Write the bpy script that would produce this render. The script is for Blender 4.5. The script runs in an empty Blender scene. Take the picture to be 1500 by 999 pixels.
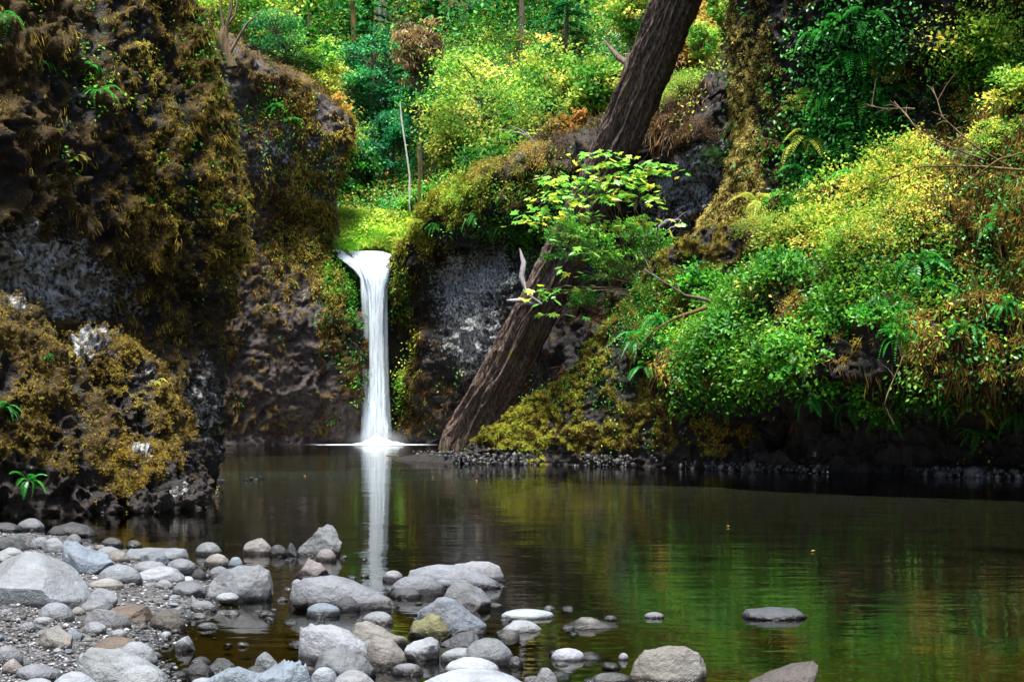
import bpy, math, random
import numpy as np
from mathutils import Vector

# ------------------------------------------------------------------ camera
HZ, F, CH = 608.0, 2060.0, 1.6          # horizon row, focal length (px of a 1500 px wide frame), camera height (m)
scene = bpy.context.scene
col = scene.collection
cam_d = bpy.data.cameras.new('camera')
cam_d.sensor_width = 36; cam_d.lens = 36 * F / 1500; cam_d.shift_y = (HZ - 499.5) / 1500
cam_d.clip_start = 0.1; cam_d.clip_end = 1500
cam = bpy.data.objects.new('camera', cam_d); col.objects.link(cam)
cam.location = (0, 0, CH); cam.rotation_euler = (math.radians(90), 0, 0)
scene.camera = cam
# ------------------------------------------------------------------ daylight
SUN_EL, SUN_AZ = 77.0, -165.0             # azimuth from +Y towards +X
world = bpy.data.worlds.new('World'); scene.world = world; world.use_nodes = True
wn = world.node_tree.nodes; wl = world.node_tree.links
bg = wn['Background']; sky = wn.new('ShaderNodeTexSky'); sky.sky_type = 'NISHITA'; sky.sun_disc = False
sky.sun_elevation = math.radians(SUN_EL); sky.sun_rotation = math.radians(SUN_AZ)
sky.dust_density = 2.5; sky.air_density = 1.0
bg.inputs[1].default_value = 0.075
wl.new(sky.outputs[0], bg.inputs[0])
sd = bpy.data.lights.new('sun', 'SUN'); sd.energy = 3.4; sd.angle = math.radians(16); sd.color = (1.0, 0.965, 0.91)
sun = bpy.data.objects.new('sun', sd); col.objects.link(sun)
e, a = math.radians(SUN_EL), math.radians(SUN_AZ)
sdir = Vector((math.sin(a) * math.cos(e), math.cos(a) * math.cos(e), math.sin(e)))
sun.rotation_euler = sdir.to_track_quat('Z', 'Y').to_euler()
sun.location = (0, 30, 60)
vs = scene.view_settings
vs.view_transform = 'Standard'; vs.look = 'None'; vs.exposure = 2.05; vs.gamma = 1.0; vs.use_curve_mapping = False
scene.cycles.max_bounces = 6; scene.cycles.diffuse_bounces = 2; scene.cycles.glossy_bounces = 3
scene.cycles.transparent_max_bounces = 12; scene.cycles.transmission_bounces = 3

# ------------------------------------------------------------------ helpers
rng = np.random.default_rng(7)
def W(px, py, Y): return np.array([(px - 750) / F * Y, Y, CH - (py - HZ) / F * Y])
def Yat(py, z=0.0): return (CH - z) * F / (py - HZ)
def smooth(x, a, b):
    t = np.clip((x - a) / (b - a), 0, 1); return t * t * (3 - 2 * t)
def _h(i, j, k, s):
    n = (i.astype(np.int64) * 374761393 + j.astype(np.int64) * 668265263 + k.astype(np.int64) * 2147483647 + s * 1274126177) & 0xffffffff
    n = ((n ^ (n >> 13)) * 1274126177) & 0xffffffff
    n = ((n ^ (n >> 16)) * 2246822519) & 0xffffffff
    return ((n ^ (n >> 15)) & 0xffffff) / float(0xffffff)
def vnoise(p, s=0):
    f = np.floor(p).astype(np.int64); t = p - f; t = t * t * t * (t * (t * 6 - 15) + 10)
    x, y, z = f[..., 0], f[..., 1], f[..., 2]; u, v, w = t[..., 0], t[..., 1], t[..., 2]
    def L(a, b, q): return a + (b - a) * q
    c = [[[_h(x + a, y + b, z + d, s) for d in (0, 1)] for b in (0, 1)] for a in (0, 1)]
    return L(L(L(c[0][0][0], c[1][0][0], u), L(c[0][1][0], c[1][1][0], u), v),
             L(L(c[0][0][1], c[1][0][1], u), L(c[0][1][1], c[1][1][1], u), v), w) * 2 - 1
ROT = np.array([[0.36, 0.48, -0.80], [-0.80, 0.60, 0.0], [0.48, 0.64, 0.60]])
def fbm(p, sc=1.0, octv=4, s=0, g=0.5):
    p = np.asarray(p, float) * sc @ ROT; r = 0; a = 1.0; t = 0
    for i in range(octv):
        r = r + a * vnoise(p + 17.3 * i, s + i); t += a; a *= g; p = (p * 2.03) @ ROT
    return r / t * 1.5
def billow(p, sc=1.0, octv=3, s=0):
    p = np.asarray(p, float) * sc @ ROT; r = 0; a = 1.0; t = 0
    for i in range(octv):
        r = r + a * np.abs(vnoise(p + 9.1 * i, s + i)); t += a; a *= 0.5; p = (p * 2.1) @ ROT
    return r / t * 2
def norm(v): return v / np.maximum(np.linalg.norm(v, axis=-1, keepdims=True), 1e-9)

def mesh_np(name, V, Fs, attrs=None, smooth_=False):
    V = np.asarray(V, np.float32); me = bpy.data.meshes.new(name)
    if not isinstance(Fs, (list, tuple)): Fs = [Fs]
    Fs = [np.asarray(f, np.int32) for f in Fs if len(f)]
    nl = sum(f.size for f in Fs); nf = sum(len(f) for f in Fs)
    me.vertices.add(len(V)); me.vertices.foreach_set('co', V.ravel())
    me.loops.add(nl); me.polygons.add(nf)
    me.loops.foreach_set('vertex_index', np.concatenate([f.ravel() for f in Fs]))
    tot = np.concatenate([np.full(len(f), f.shape[1], np.int32) for f in Fs])
    st = np.concatenate([[0], np.cumsum(tot)[:-1]]).astype(np.int32)
    me.polygons.foreach_set('loop_start', st)
    me.polygons.foreach_set('use_smooth', np.full(nf, smooth_, bool))
    for k, v in (attrs or {}).items():
        at = me.attributes.new(k, 'FLOAT', 'POINT'); at.data.foreach_set('value', np.asarray(v, np.float32).ravel())
    me.update(calc_edges=True); me.validate()
    return me
def link(name, me, mats, parent=None, **props):
    o = bpy.data.objects.new(name, me); col.objects.link(o)
    if me is not None and mats is not None:
        for m in (mats if isinstance(mats, (list, tuple)) else [mats]):
            if len(me.materials) < 8 and m.name not in [x.name for x in me.materials if x]: me.materials.append(m)
    if parent: o.parent = parent
    for k, v in props.items(): o[k] = v
    return o
def thing(name, label, category, loc=(0, 0, 0), rz=0, group=None):
    o = bpy.data.objects.new(name, None); col.objects.link(o); o.location = loc; o.rotation_euler = (0, 0, rz)
    o.empty_display_size = 0.2
    o['label'] = label; o['category'] = category
    if group: o['group'] = group
    return o
def grid_faces(nu, nv):
    i = np.arange(nu - 1)[:, None] * nv + np.arange(nv - 1)[None]
    i = i.ravel(); return np.stack([i, i + nv, i + nv + 1, i + 1], 1)
class Tubes:
    """collects tapered tubes into one mesh"""
    def __init__(s): s.V = []; s.F = []; s.n = 0; s.a = []
    def add(s, pts, rad, seg=7, rough=0.0, seed=0, rnd=None):
        pts = np.asarray(pts, float); n = len(pts); rad = np.broadcast_to(np.asarray(rad, float), (n,))
        t = norm(np.gradient(pts, axis=0)); up = np.array([0.0, 0, 1.0]) if abs(t[0][2]) < 0.9 else np.array([1.0, 0, 0])
        a_ = norm(np.cross(t, up)); b_ = np.cross(t, a_)
        th = np.linspace(0, 2 * np.pi, seg, endpoint=False)
        ring = (np.cos(th)[None, :, None] * a_[:, None] + np.sin(th)[None, :, None] * b_[:, None])
        V = pts[:, None] + ring * rad[:, None, None]
        if rough: V = V + ring * (fbm(V, 1.5, 3, seed)[..., None] * rough * rad[:, None, None])
        i = (np.arange(n - 1)[:, None] * seg + np.arange(seg)[None]); j = (np.arange(n - 1)[:, None] * seg + (np.arange(seg)[None] + 1) % seg)
        Fq = np.stack([i.ravel(), j.ravel(), j.ravel() + seg, i.ravel() + seg], 1) + s.n
        s.V.append(V.reshape(-1, 3)); s.F.append(Fq)
        m = n * seg; s.a.append(np.full(m, random.random() if rnd is None else rnd))
        s.n += m
    def mesh(s, name): return mesh_np(name, np.concatenate(s.V), [np.concatenate(s.F)], {'rnd': np.concatenate(s.a)}, True)
def leaf_quads(P, D, N, Ln, Wd, fold=0.25):
    """diamond leaves: base P, along D, facing N"""
    P = np.asarray(P, float); n = len(P); D = norm(D); S = norm(np.cross(D, N)); N2 = np.cross(S, D)
    Ln = np.broadcast_to(Ln, (n,))[:, None]; Wd = np.broadcast_to(Wd, (n,))[:, None]
    mid = P + D * Ln * 0.45
    V = np.stack([P, mid + S * Wd * 0.5 + N2 * Wd * fold, P + D * Ln, mid - S * Wd * 0.5 + N2 * Wd * fold], 1)
    return V.reshape(-1, 3), np.arange(n * 4).reshape(n, 4)
def merge(lst):
    Vs, Fs, Rs, n = [], [], [], 0
    for V, Fq, R in lst:
        Vs.append(V); Fs.append(Fq + n); Rs.append(R); n += len(V)
    return np.concatenate(Vs), np.concatenate(Fs), np.concatenate(Rs)

# ------------------------------------------------------------------ materials
def mat(name):
    m = bpy.data.materials.new(name); m.use_nodes = True; nt = m.node_tree; nt.nodes.clear()
    return m, nt.nodes, nt.links, nt.nodes.new('ShaderNodeOutputMaterial')
def ramp(nd, lk, src, stops, interp='LINEAR'):
    r = nd.new('ShaderNodeValToRGB'); r.color_ramp.interpolation = interp
    el = r.color_ramp.elements
    while len(el) < len(stops): el.new(0.5)
    for e_, (p, c) in zip(el, stops): e_.position = p; e_.color = (*c, 1) if len(c) == 3 else c
    lk.new(src, r.inputs[0]); return r.outputs[0]
def noise(nd, lk, scale, detail=4, vec=None, rough=0.6, stretch=None, dist=0.0):
    n = nd.new('ShaderNodeTexNoise'); n.inputs['Scale'].default_value = scale; n.inputs['Detail'].default_value = detail
    n.inputs['Roughness'].default_value = rough; n.inputs['Distortion'].default_value = dist
    if vec is None:
        g = nd.new('ShaderNodeNewGeometry'); vec = g.outputs['Position']
    if stretch:
        mp = nd.new('ShaderNodeMapping'); mp.inputs['Scale'].default_value = stretch; lk.new(vec, mp.inputs[0]); vec = mp.outputs[0]
    lk.new(vec, n.inputs['Vector']); return n.outputs['Fac']
def mix(nd, lk, f, a, b, mode='MIX'):
    m = nd.new('ShaderNodeMix'); m.data_type = 'RGBA'; m.blend_type = mode
    for s, v in ((m.inputs[0], f), (m.inputs[6], a), (m.inputs[7], b)):
        if isinstance(v, (int, float)): s.default_value = v
        elif isinstance(v, tuple): s.default_value = (*v, 1)
        else: lk.new(v, s)
    return m.outputs[2]
def math_(nd, lk, op, a, b=0.0, clamp=False):
    m = nd.new('ShaderNodeMath'); m.operation = op; m.use_clamp = clamp
    for s, v in ((m.inputs[0], a), (m.inputs[1], b)):
        if isinstance(v, (int, float)): s.default_value = v
        else: lk.new(v, s)
    return m.outputs[0]
def attr(nd, name):
    a_ = nd.new('ShaderNodeAttribute'); a_.attribute_name = name; return a_.outputs['Fac']
def rangemap(nd, lk, v, a, b, c=0.0, d=1.0):
    m = nd.new('ShaderNodeMapRange'); m.inputs[1].default_value = a; m.inputs[2].default_value = b
    m.inputs[3].default_value = c; m.inputs[4].default_value = d; lk.new(v, m.inputs[0]); return m.outputs[0]
def bump(nd, lk, h, strength, dist, normal=None):
    b = nd.new('ShaderNodeBump'); b.inputs['Strength'].default_value = strength; b.inputs['Distance'].default_value = dist
    lk.new(h, b.inputs['Height'])
    if normal is not None: lk.new(normal, b.inputs['Normal'])
    return b.outputs[0]

def leaf_mat(name, stops, transl=0.45, gloss=0.014, rough=0.4):
    m, nd, lk, out = mat(name)
    c = ramp(nd, lk, attr(nd, 'rnd'), stops)
    oi = nd.new('ShaderNodeObjectInfo')
    hs = nd.new('ShaderNodeHueSaturation'); lk.new(c, hs.inputs['Color'])
    lk.new(rangemap(nd, lk, oi.outputs['Random'], 0, 1, 0.485, 0.515), hs.inputs['Hue'])
    lk.new(rangemap(nd, lk, noise(nd, lk, 0.35, 2), 0.3, 0.7, 0.6, 1.35), hs.inputs['Value'])
    c = hs.outputs[0]
    d = nd.new('ShaderNodeBsdfDiffuse'); lk.new(c, d.inputs[0])
    t = nd.new('ShaderNodeBsdfTranslucent'); lk.new(c, t.inputs[0])
    g = nd.new('ShaderNodeBsdfGlossy'); g.inputs['Roughness'].default_value = rough; g.inputs[0].default_value = (0.9, 1, 0.95, 1)
    m1 = nd.new('ShaderNodeMixShader'); m1.inputs[0].default_value = transl; lk.new(d.outputs[0], m1.inputs[1]); lk.new(t.outputs[0], m1.inputs[2])
    m2 = nd.new('ShaderNodeMixShader'); m2.inputs[0].default_value = gloss; lk.new(m1.outputs[0], m2.inputs[1]); lk.new(g.outputs[0], m2.inputs[2])
    lk.new(m2.outputs[0], out.inputs[0]); return m
M = {}
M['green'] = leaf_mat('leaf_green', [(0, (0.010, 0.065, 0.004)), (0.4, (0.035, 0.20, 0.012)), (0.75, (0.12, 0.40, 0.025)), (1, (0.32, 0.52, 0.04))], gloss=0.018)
M['teal'] = leaf_mat('leaf_deep_green', [(0, (0.006, 0.06, 0.018)), (0.5, (0.02, 0.20, 0.055)), (0.85, (0.06, 0.38, 0.09)), (1, (0.16, 0.46, 0.09))])
M['lime'] = leaf_mat('leaf_lime', [(0, (0.03, 0.17, 0.02)), (0.35, (0.15, 0.38, 0.04)), (0.7, (0.48, 0.55, 0.07)), (1, (0.76, 0.66, 0.14))], transl=0.5, gloss=0.01)
M['maple'] = leaf_mat('leaf_maple', [(0, (0.06, 0.40, 0.05)), (0.5, (0.20, 0.60, 0.09)), (0.85, (0.52, 0.66, 0.07)), (1, (0.8, 0.7, 0.08))], transl=0.5, gloss=0.05, rough=0.35)
M['fern'] = leaf_mat('leaf_fern', [(0, (0.010, 0.11, 0.012)), (0.6, (0.03, 0.28, 0.03)), (0.9, (0.12, 0.42, 0.04)), (1, (0.3, 0.46, 0.05))], gloss=0.03)
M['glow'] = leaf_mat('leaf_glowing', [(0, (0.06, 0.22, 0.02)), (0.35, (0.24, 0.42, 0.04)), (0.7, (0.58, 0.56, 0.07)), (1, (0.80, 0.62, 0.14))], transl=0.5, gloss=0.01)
M['limefern'] = leaf_mat('leaf_pale_fern', [(0, (0.16, 0.34, 0.04)), (0.6, (0.42, 0.46, 0.06)), (1, (0.66, 0.50, 0.10))], gloss=0.03)
M['amber'] = leaf_mat('leaf_amber', [(0, (0.12, 0.14, 0.02)), (0.5, (0.42, 0.30, 0.04)), (1, (0.55, 0.28, 0.07))])
M['brown'] = leaf_mat('leaf_brown', [(0, (0.06, 0.036, 0.016)), (0.6, (0.24, 0.145, 0.06)), (1, (0.50, 0.34, 0.15))])
M['grass'] = leaf_mat('blade_grass', [(0, (0.12, 0.36, 0.03)), (0.5, (0.34, 0.58, 0.06)), (1, (0.66, 0.72, 0.10))], transl=0.5, gloss=0.02)
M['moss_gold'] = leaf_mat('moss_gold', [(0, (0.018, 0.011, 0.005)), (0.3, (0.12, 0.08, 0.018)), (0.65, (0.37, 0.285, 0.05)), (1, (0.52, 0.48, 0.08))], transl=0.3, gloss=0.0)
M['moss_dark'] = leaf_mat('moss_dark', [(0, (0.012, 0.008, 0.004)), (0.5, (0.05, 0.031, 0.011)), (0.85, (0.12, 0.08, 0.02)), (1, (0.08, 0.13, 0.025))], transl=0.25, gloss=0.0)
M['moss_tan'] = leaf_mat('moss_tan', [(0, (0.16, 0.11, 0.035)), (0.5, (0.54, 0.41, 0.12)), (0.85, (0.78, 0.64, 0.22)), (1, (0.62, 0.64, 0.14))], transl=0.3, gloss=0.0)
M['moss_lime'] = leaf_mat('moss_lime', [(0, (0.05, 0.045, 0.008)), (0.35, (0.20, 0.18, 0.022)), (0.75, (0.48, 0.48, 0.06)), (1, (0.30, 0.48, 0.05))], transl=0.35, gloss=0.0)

def cliff_mat(name, moss_stops, rock=((0.004, 0.0035, 0.003), (0.018, 0.014, 0.012)), lich=((0.035, 0.034, 0.032), (0.36, 0.37, 0.36))):
    m, nd, lk, out = mat(name)
    ms, li = attr(nd, 'moss'), attr(nd, 'lich')
    nf = noise(nd, lk, 5.0, 8); nm = noise(nd, lk, 1.1, 5); nh = noise(nd, lk, 22.0, 4)
    rk = ramp(nd, lk, nf, [(0.35, rock[0]), (0.62, rock[1])])
    lc = ramp(nd, lk, noise(nd, lk, 9.0, 6, stretch=(1, 1, 0.6)), [(0.40, lich[0]), (0.60, lich[1])])
    lf = math_(nd, lk, 'ADD', li, math_(nd, lk, 'MULTIPLY', math_(nd, lk, 'SUBTRACT', noise(nd, lk, 6.0, 6, rough=0.75), 0.5), 2.4))
    base = mix(nd, lk, rangemap(nd, lk, lf, 0.45, 0.6), rk, lc)
    mc = ramp(nd, lk, math_(nd, lk, 'ADD', math_(nd, lk, 'MULTIPLY', nm, 0.5), math_(nd, lk, 'MULTIPLY', nh, 0.5)), moss_stops)
    mf = math_(nd, lk, 'ADD', ms, math_(nd, lk, 'MULTIPLY', math_(nd, lk, 'SUBTRACT', nf, 0.5), 1.2))
    cc = mix(nd, lk, rangemap(nd, lk, mf, 0.42, 0.58), base, mc)
    b = nd.new('ShaderNodeBsdfPrincipled'); lk.new(cc, b.inputs['Base Color'])
    lk.new(rangemap(nd, lk, mf, 0.4, 0.6, 0.62, 0.95), b.inputs['Roughness'])
    b.inputs['Specular IOR Level'].default_value = 0.25
    hb = math_(nd, lk, 'ADD', nf, math_(nd, lk, 'MULTIPLY', nh, 0.5))
    lk.new(bump(nd, lk, hb, 0.9, 0.09), b.inputs['Normal'])
    lk.new(b.outputs[0], out.inputs[0]); return m
M['cliff_gold'] = cliff_mat('mossy_basalt_gold', [(0.3, (0.007, 0.0045, 0.002)), (0.5, (0.032, 0.020, 0.006)), (0.68, (0.11, 0.075, 0.016))])
M['cliff_dark'] = cliff_mat('mossy_basalt_dark', [(0.3, (0.010, 0.007, 0.004)), (0.5, (0.036, 0.024, 0.011)), (0.7, (0.10, 0.07, 0.02))])
M['cliff_brown'] = cliff_mat('mossy_basalt_brown', [(0.3, (0.016, 0.010, 0.005)), (0.5, (0.06, 0.04, 0.014)), (0.68, (0.17, 0.12, 0.03))], rock=((0.010, 0.008, 0.007), (0.055, 0.042, 0.036)))
M['cliff_lime'] = cliff_mat('mossy_basalt_lime', [(0.3, (0.02, 0.014, 0.005)), (0.5, (0.09, 0.06, 0.012)), (0.7, (0.24, 0.19, 0.025))])

def bark_mat(name, c0, c1, stretch=(9, 9, 1.2), sc=1.6, moss=None):
    m, nd, lk, out = mat(name)
    tc = nd.new('ShaderNodeTexCoord')
    n1 = noise(nd, lk, sc, 8, vec=tc.outputs['Object'], rough=0.7, stretch=stretch)
    n2 = noise(nd, lk, sc * 0.25, 3, vec=tc.outputs['Object'])
    c = ramp(nd, lk, n1, [(0.38, c0), (0.6, c1)])
    c = mix(nd, lk, rangemap(nd, lk, n2, 0.35, 0.65, 0, 0.5), c, tuple(x * 1.6 for x in c0))
    if moss: c = mix(nd, lk, rangemap(nd, lk, math_(nd, lk, 'ADD', noise(nd, lk, 2.0, 6, vec=tc.outputs['Object']), attr(nd, 'moss')), 0.62, 0.75), c, moss)
    b = nd.new('ShaderNodeBsdfPrincipled'); lk.new(c, b.inputs['Base Color']); b.inputs['Roughness'].default_value = 0.85
    b.inputs['Specular IOR Level'].default_value = 0.2
    lk.new(bump(nd, lk, n1, 1.0, 0.12 if name == 'log_bark' else 0.03), b.inputs['Normal'])
    lk.new(b.outputs[0], out.inputs[0]); return m
M['log'] = bark_mat('log_bark', (0.020, 0.014, 0.011), (0.23, 0.165, 0.13), stretch=(6, 6, 0.9), sc=2.0, moss=(0.14, 0.11, 0.02))
M['bark'] = bark_mat('bark', (0.04, 0.03, 0.022), (0.16, 0.12, 0.09))
M['barkgrey'] = bark_mat('bark_grey', (0.12, 0.11, 0.12), (0.36, 0.33, 0.34))
M['barkpale'] = bark_mat('bark_pale', (0.25, 0.25, 0.22), (0.6, 0.6, 0.55))
M['twig'] = bark_mat('twig', (0.05, 0.035, 0.02), (0.20, 0.14, 0.08))
M['mosstwig'] = bark_mat('mossy_twig', (0.04, 0.026, 0.01), (0.20, 0.145, 0.04))

# river stones: colour comes from the object colour
def stone_mat():
    m, nd, lk, out = mat('river_stone')
    oi = nd.new('ShaderNodeObjectInfo'); tc = nd.new('ShaderNodeTexCoord')
    g = nd.new('ShaderNodeNewGeometry')
    va = nd.new('ShaderNodeVectorMath'); va.operation = 'ADD'; lk.new(g.outputs['Position'], va.inputs[0]); lk.new(oi.outputs['Location'], va.inputs[1])
    P = va.outputs[0]
    n1 = noise(nd, lk, 3.2, 8, vec=P, rough=0.65); n2 = noise(nd, lk, 26.0, 5, vec=P, rough=0.7); n3 = noise(nd, lk, 110.0, 2, vec=P)
    c = mix(nd, lk, rangemap(nd, lk, n1, 0.35, 0.68), mix(nd, lk, 1.0, oi.outputs['Color'], (0.55, 0.53, 0.50), 'MULTIPLY'), oi.outputs['Color'])
    c = mix(nd, lk, rangemap(nd, lk, n2, 0.30, 0.70, 0.0, 0.55), c, mix(nd, lk, 1.0, oi.outputs['Color'], (0.50, 0.50, 0.50), 'MULTIPLY'))
    c = mix(nd, lk, rangemap(nd, lk, n3, 0.60, 0.70, 0.0, 0.45), c, (0.04, 0.04, 0.04))
    c = mix(nd, lk, rangemap(nd, lk, noise(nd, lk, 5.0, 6, vec=P, stretch=(1, 1, 5), dist=0.8), 0.5, 0.62, 0.0, 0.45), c, mix(nd, lk, 1.0, c, (0.55, 0.54, 0.53), 'MULTIPLY'))
    # bigger stains
    c = mix(nd, lk, rangemap(nd, lk, noise(nd, lk, 1.6, 4, vec=P, dist=1.5), 0.56, 0.72, 0, 0.22), c, (0.13, 0.10, 0.06))
    # wet band just above the water line; gravel stones get a dark foot band
    z = nd.new('ShaderNodeSeparateXYZ'); lk.new(g.outputs['Position'], z.inputs[0])
    zz = math_(nd, lk, 'ADD', z.outputs[2], math_(nd, lk, 'MULTIPLY', math_(nd, lk, 'SUBTRACT', n1, 0.5), 0.05))
    al = nd.new('ShaderNodeAttribute'); al.attribute_type = 'OBJECT'; al.attribute_name = 'wet'
    wet = rangemap(nd, lk, math_(nd, lk, 'SUBTRACT', zz, al.outputs['Fac']), 0.0, 0.03, 1.0, 0.0)
    dark = mix(nd, lk, 1.0, c, (0.22, 0.20, 0.19), 'MULTIPLY')
    c = mix(nd, lk, wet, c, dark)
    b = nd.new('ShaderNodeBsdfPrincipled'); lk.new(c, b.inputs['Base Color'])
    lk.new(rangemap(nd, lk, wet, 0, 1, 0.55, 0.14), b.inputs['Roughness']); b.inputs['Specular IOR Level'].default_value = 0.4
    lk.new(bump(nd, lk, math_(nd, lk, 'ADD', math_(nd, lk, 'ADD', n1, math_(nd, lk, 'MULTIPLY', n3, 0.10)), math_(nd, lk, 'MULTIPLY', n2, 0.45)), 0.9, 0.04), b.inputs['Normal'])
    lk.new(b.outputs[0], out.inputs[0]); return m
M['stone'] = stone_mat()
# ------------------------------------------------------------------ ground: gravel bar and pool bed as one sheet
shore_px = [(-500, 762), (-250, 768), (0, 780), (100, 786), (160, 800), (282, 828), (302, 850), (300, 868), (318, 884), (282, 905), (240, 930), (214, 955), (232, 999), (236, 1060), (300, 1300)]
shore = np.array([((px - 750) / F * Yat(py), Yat(py)) for px, py in shore_px])
shore = np.concatenate([[[-30, shore[0][1]]], shore, [[1.0, 2.5], [3.0, -2], [4, -12], [-30, -12]]])
def sdist(x, y):
    d = np.full(x.shape, 1e9); inside = np.zeros(x.shape, bool)
    n = len(shore)
    for i in range(n):
        ax, ay = shore[i]; bx, by = shore[(i + 1) % n]
        t = np.clip(((x - ax) * (bx - ax) + (y - ay) * (by - ay)) / ((bx - ax) ** 2 + (by - ay) ** 2 + 1e-9), 0, 1)
        d = np.minimum(d, np.hypot(x - ax - t * (bx - ax), y - ay - t * (by - ay)))
        c = ((ay > y) != (by > y)) & (x < (bx - ax) * (y - ay) / (by - ay + 1e-12) + ax); inside ^= c
    return np.where(inside, d, -d)
def ground_z(x, y):
    x = np.asarray(x, float); y = np.asarray(y, float)
    d = sdist(x, y); P = np.stack([x, y, x * 0], -1)
    n = fbm(P, 1.3, 4, 3) * 0.03
    up = np.minimum(0.16, 0.10 * np.maximum(d, 0)) + n
    dn = -0.04 - 0.075 * np.maximum(-d, 0) - 0.16 * np.maximum(y - 13, 0) * smooth(-d, 0, 1.5)
    dn = np.maximum(dn, -2.2) + n
    return np.where(d > 0, up, dn + 0.04 * (1 - smooth(-d, 0, 0.5)))
def axis(a, b, near, far, n):       # denser towards 'near'
    t = np.linspace(0, 1, n); return a + (b - a) * t ** 2.0
ys = np.concatenate([np.linspace(-12, 5, 20)[:-1], np.linspace(5, 22, 280)[:-1], np.linspace(22, 95, 60)])
xs = np.concatenate([np.linspace(-30, -7, 24)[:-1], np.linspace(-7, 5, 220)[:-1], np.linspace(5, 30, 24)])
X, Y = np.meshgrid(xs, ys, indexing='ij'); Z = ground_z(X, Y)
Pg = np.stack([X, Y, Z + 0.012 * fbm(np.stack([X, Y, Z], -1), 9, 3, 5) * (Y < 22)], -1)
m, nd, lk, out = mat('gravel_and_bed')
n1 = noise(nd, lk, 60, 3); n2 = noise(nd, lk, 4, 5)
vor = nd.new('ShaderNodeTexVoronoi'); vor.inputs['Scale'].default_value = 38
g = nd.new('ShaderNodeNewGeometry'); lk.new(g.outputs['Position'], vor.inputs['Vector'])
c = ramp(nd, lk, vor.outputs['Color'], [(0.1, (0.015, 0.015, 0.016)), (0.6, (0.05, 0.05, 0.053)), (1, (0.14, 0.14, 0.145))])
c = mix(nd, lk, rangemap(nd, lk, n2, 0.4, 0.6, 0, 0.6), c, (0.02, 0.018, 0.016))
sx = nd.new('ShaderNodeSeparateXYZ'); lk.new(g.outputs['Position'], sx.inputs[0])
bed = ramp(nd, lk, noise(nd, lk, 0.55, 4, stretch=(1, 1, 1)), [(0.35, (0.010, 0.012, 0.004)), (0.5, (0.040, 0.030, 0.009)), (0.65, (0.085, 0.055, 0.014))])
bed = mix(nd, lk, rangemap(nd, lk, n1, 0.3, 0.7, 0, 0.5), bed, (0.03, 0.02, 0.01))
bed = mix(nd, lk, rangemap(nd, lk, sx.outputs[2], -0.7, -1.5), bed, (0.004, 0.0042, 0.002))  # deep bed painted near black, standing in for light lost underwater
c = mix(nd, lk, rangemap(nd, lk, sx.outputs[2], -0.06, 0.0), bed, c)
b = nd.new('ShaderNodeBsdfPrincipled'); lk.new(c, b.inputs['Base Color'])
lk.new(rangemap(nd, lk, sx.outputs[2], 0.0, 0.05, 0.2, 0.8), b.inputs['Roughness'])
lk.new(bump(nd, lk, vor.outputs['Distance'], 0.6, 0.02), b.inputs['Normal']); lk.new(b.outputs[0], out.inputs[0])
me = mesh_np('ground', Pg.reshape(-1, 3), grid_faces(len(xs), len(ys))[:, ::-1] * 1, None, True)
link('ground', me, m, kind='structure')

# ------------------------------------------------------------------ water
m, nd, lk, out = mat('pool_water')
g = nd.new('ShaderNodeNewGeometry')
sx = nd.new('ShaderNodeSeparateXYZ'); lk.new(g.outputs['Position'], sx.inputs[0])
w1 = noise(nd, lk, 1.1, 3, stretch=(0.55, 1.0, 1), rough=0.5); w2 = noise(nd, lk, 4.5, 3, stretch=(0.5, 1, 1), rough=0.55)
amp = noise(nd, lk, 0.16, 2, stretch=(0.6, 1.4, 1))
hh = math_(nd, lk, 'ADD', w1, math_(nd, lk, 'MULTIPLY', w2, 0.34))
hh = math_(nd, lk, 'MULTIPLY', hh, rangemap(nd, lk, amp, 0.35, 0.65, 0.35, 1.1))
# rougher where the fall strikes
dv = nd.new('ShaderNodeVectorMath'); dv.operation = 'DISTANCE'; lk.new(g.outputs['Position'], dv.inputs[0]); dv.inputs[1].default_value = (-7.3, 76, 0)
near = rangemap(nd, lk, dv.outputs['Value'], 2, 22, 3.0, 1.0)
hh = math_(nd, lk, 'MULTIPLY', hh, near)
nrm = bump(nd, lk, hh, 0.85, 0.016)
fr = nd.new('ShaderNodeFresnel'); fr.inputs[0].default_value = 1.48; lk.new(nrm, fr.inputs['Normal'])
gl = nd.new('ShaderNodeBsdfGlossy'); gl.inputs['Roughness'].default_value = 0.035; lk.new(nrm, gl.inputs['Normal'])
tr = nd.new('ShaderNodeBsdfTransparent'); tr.inputs[0].default_value = (0.44, 0.43, 0.23, 1)
ms = nd.new('ShaderNodeMixShader'); lk.new(fr.outputs[0], ms.inputs[0]); lk.new(tr.outputs[0], ms.inputs[1]); lk.new(gl.outputs[0], ms.inputs[2])
lk.new(ms.outputs[0], out.inputs[0])
me = mesh_np('water', [(-40, -12, 0), (40, -12, 0), (40, 92, 0), (-40, 92, 0)], np.array([[0, 1, 2, 3]]))
link('water', me, m, kind='structure')

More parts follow.
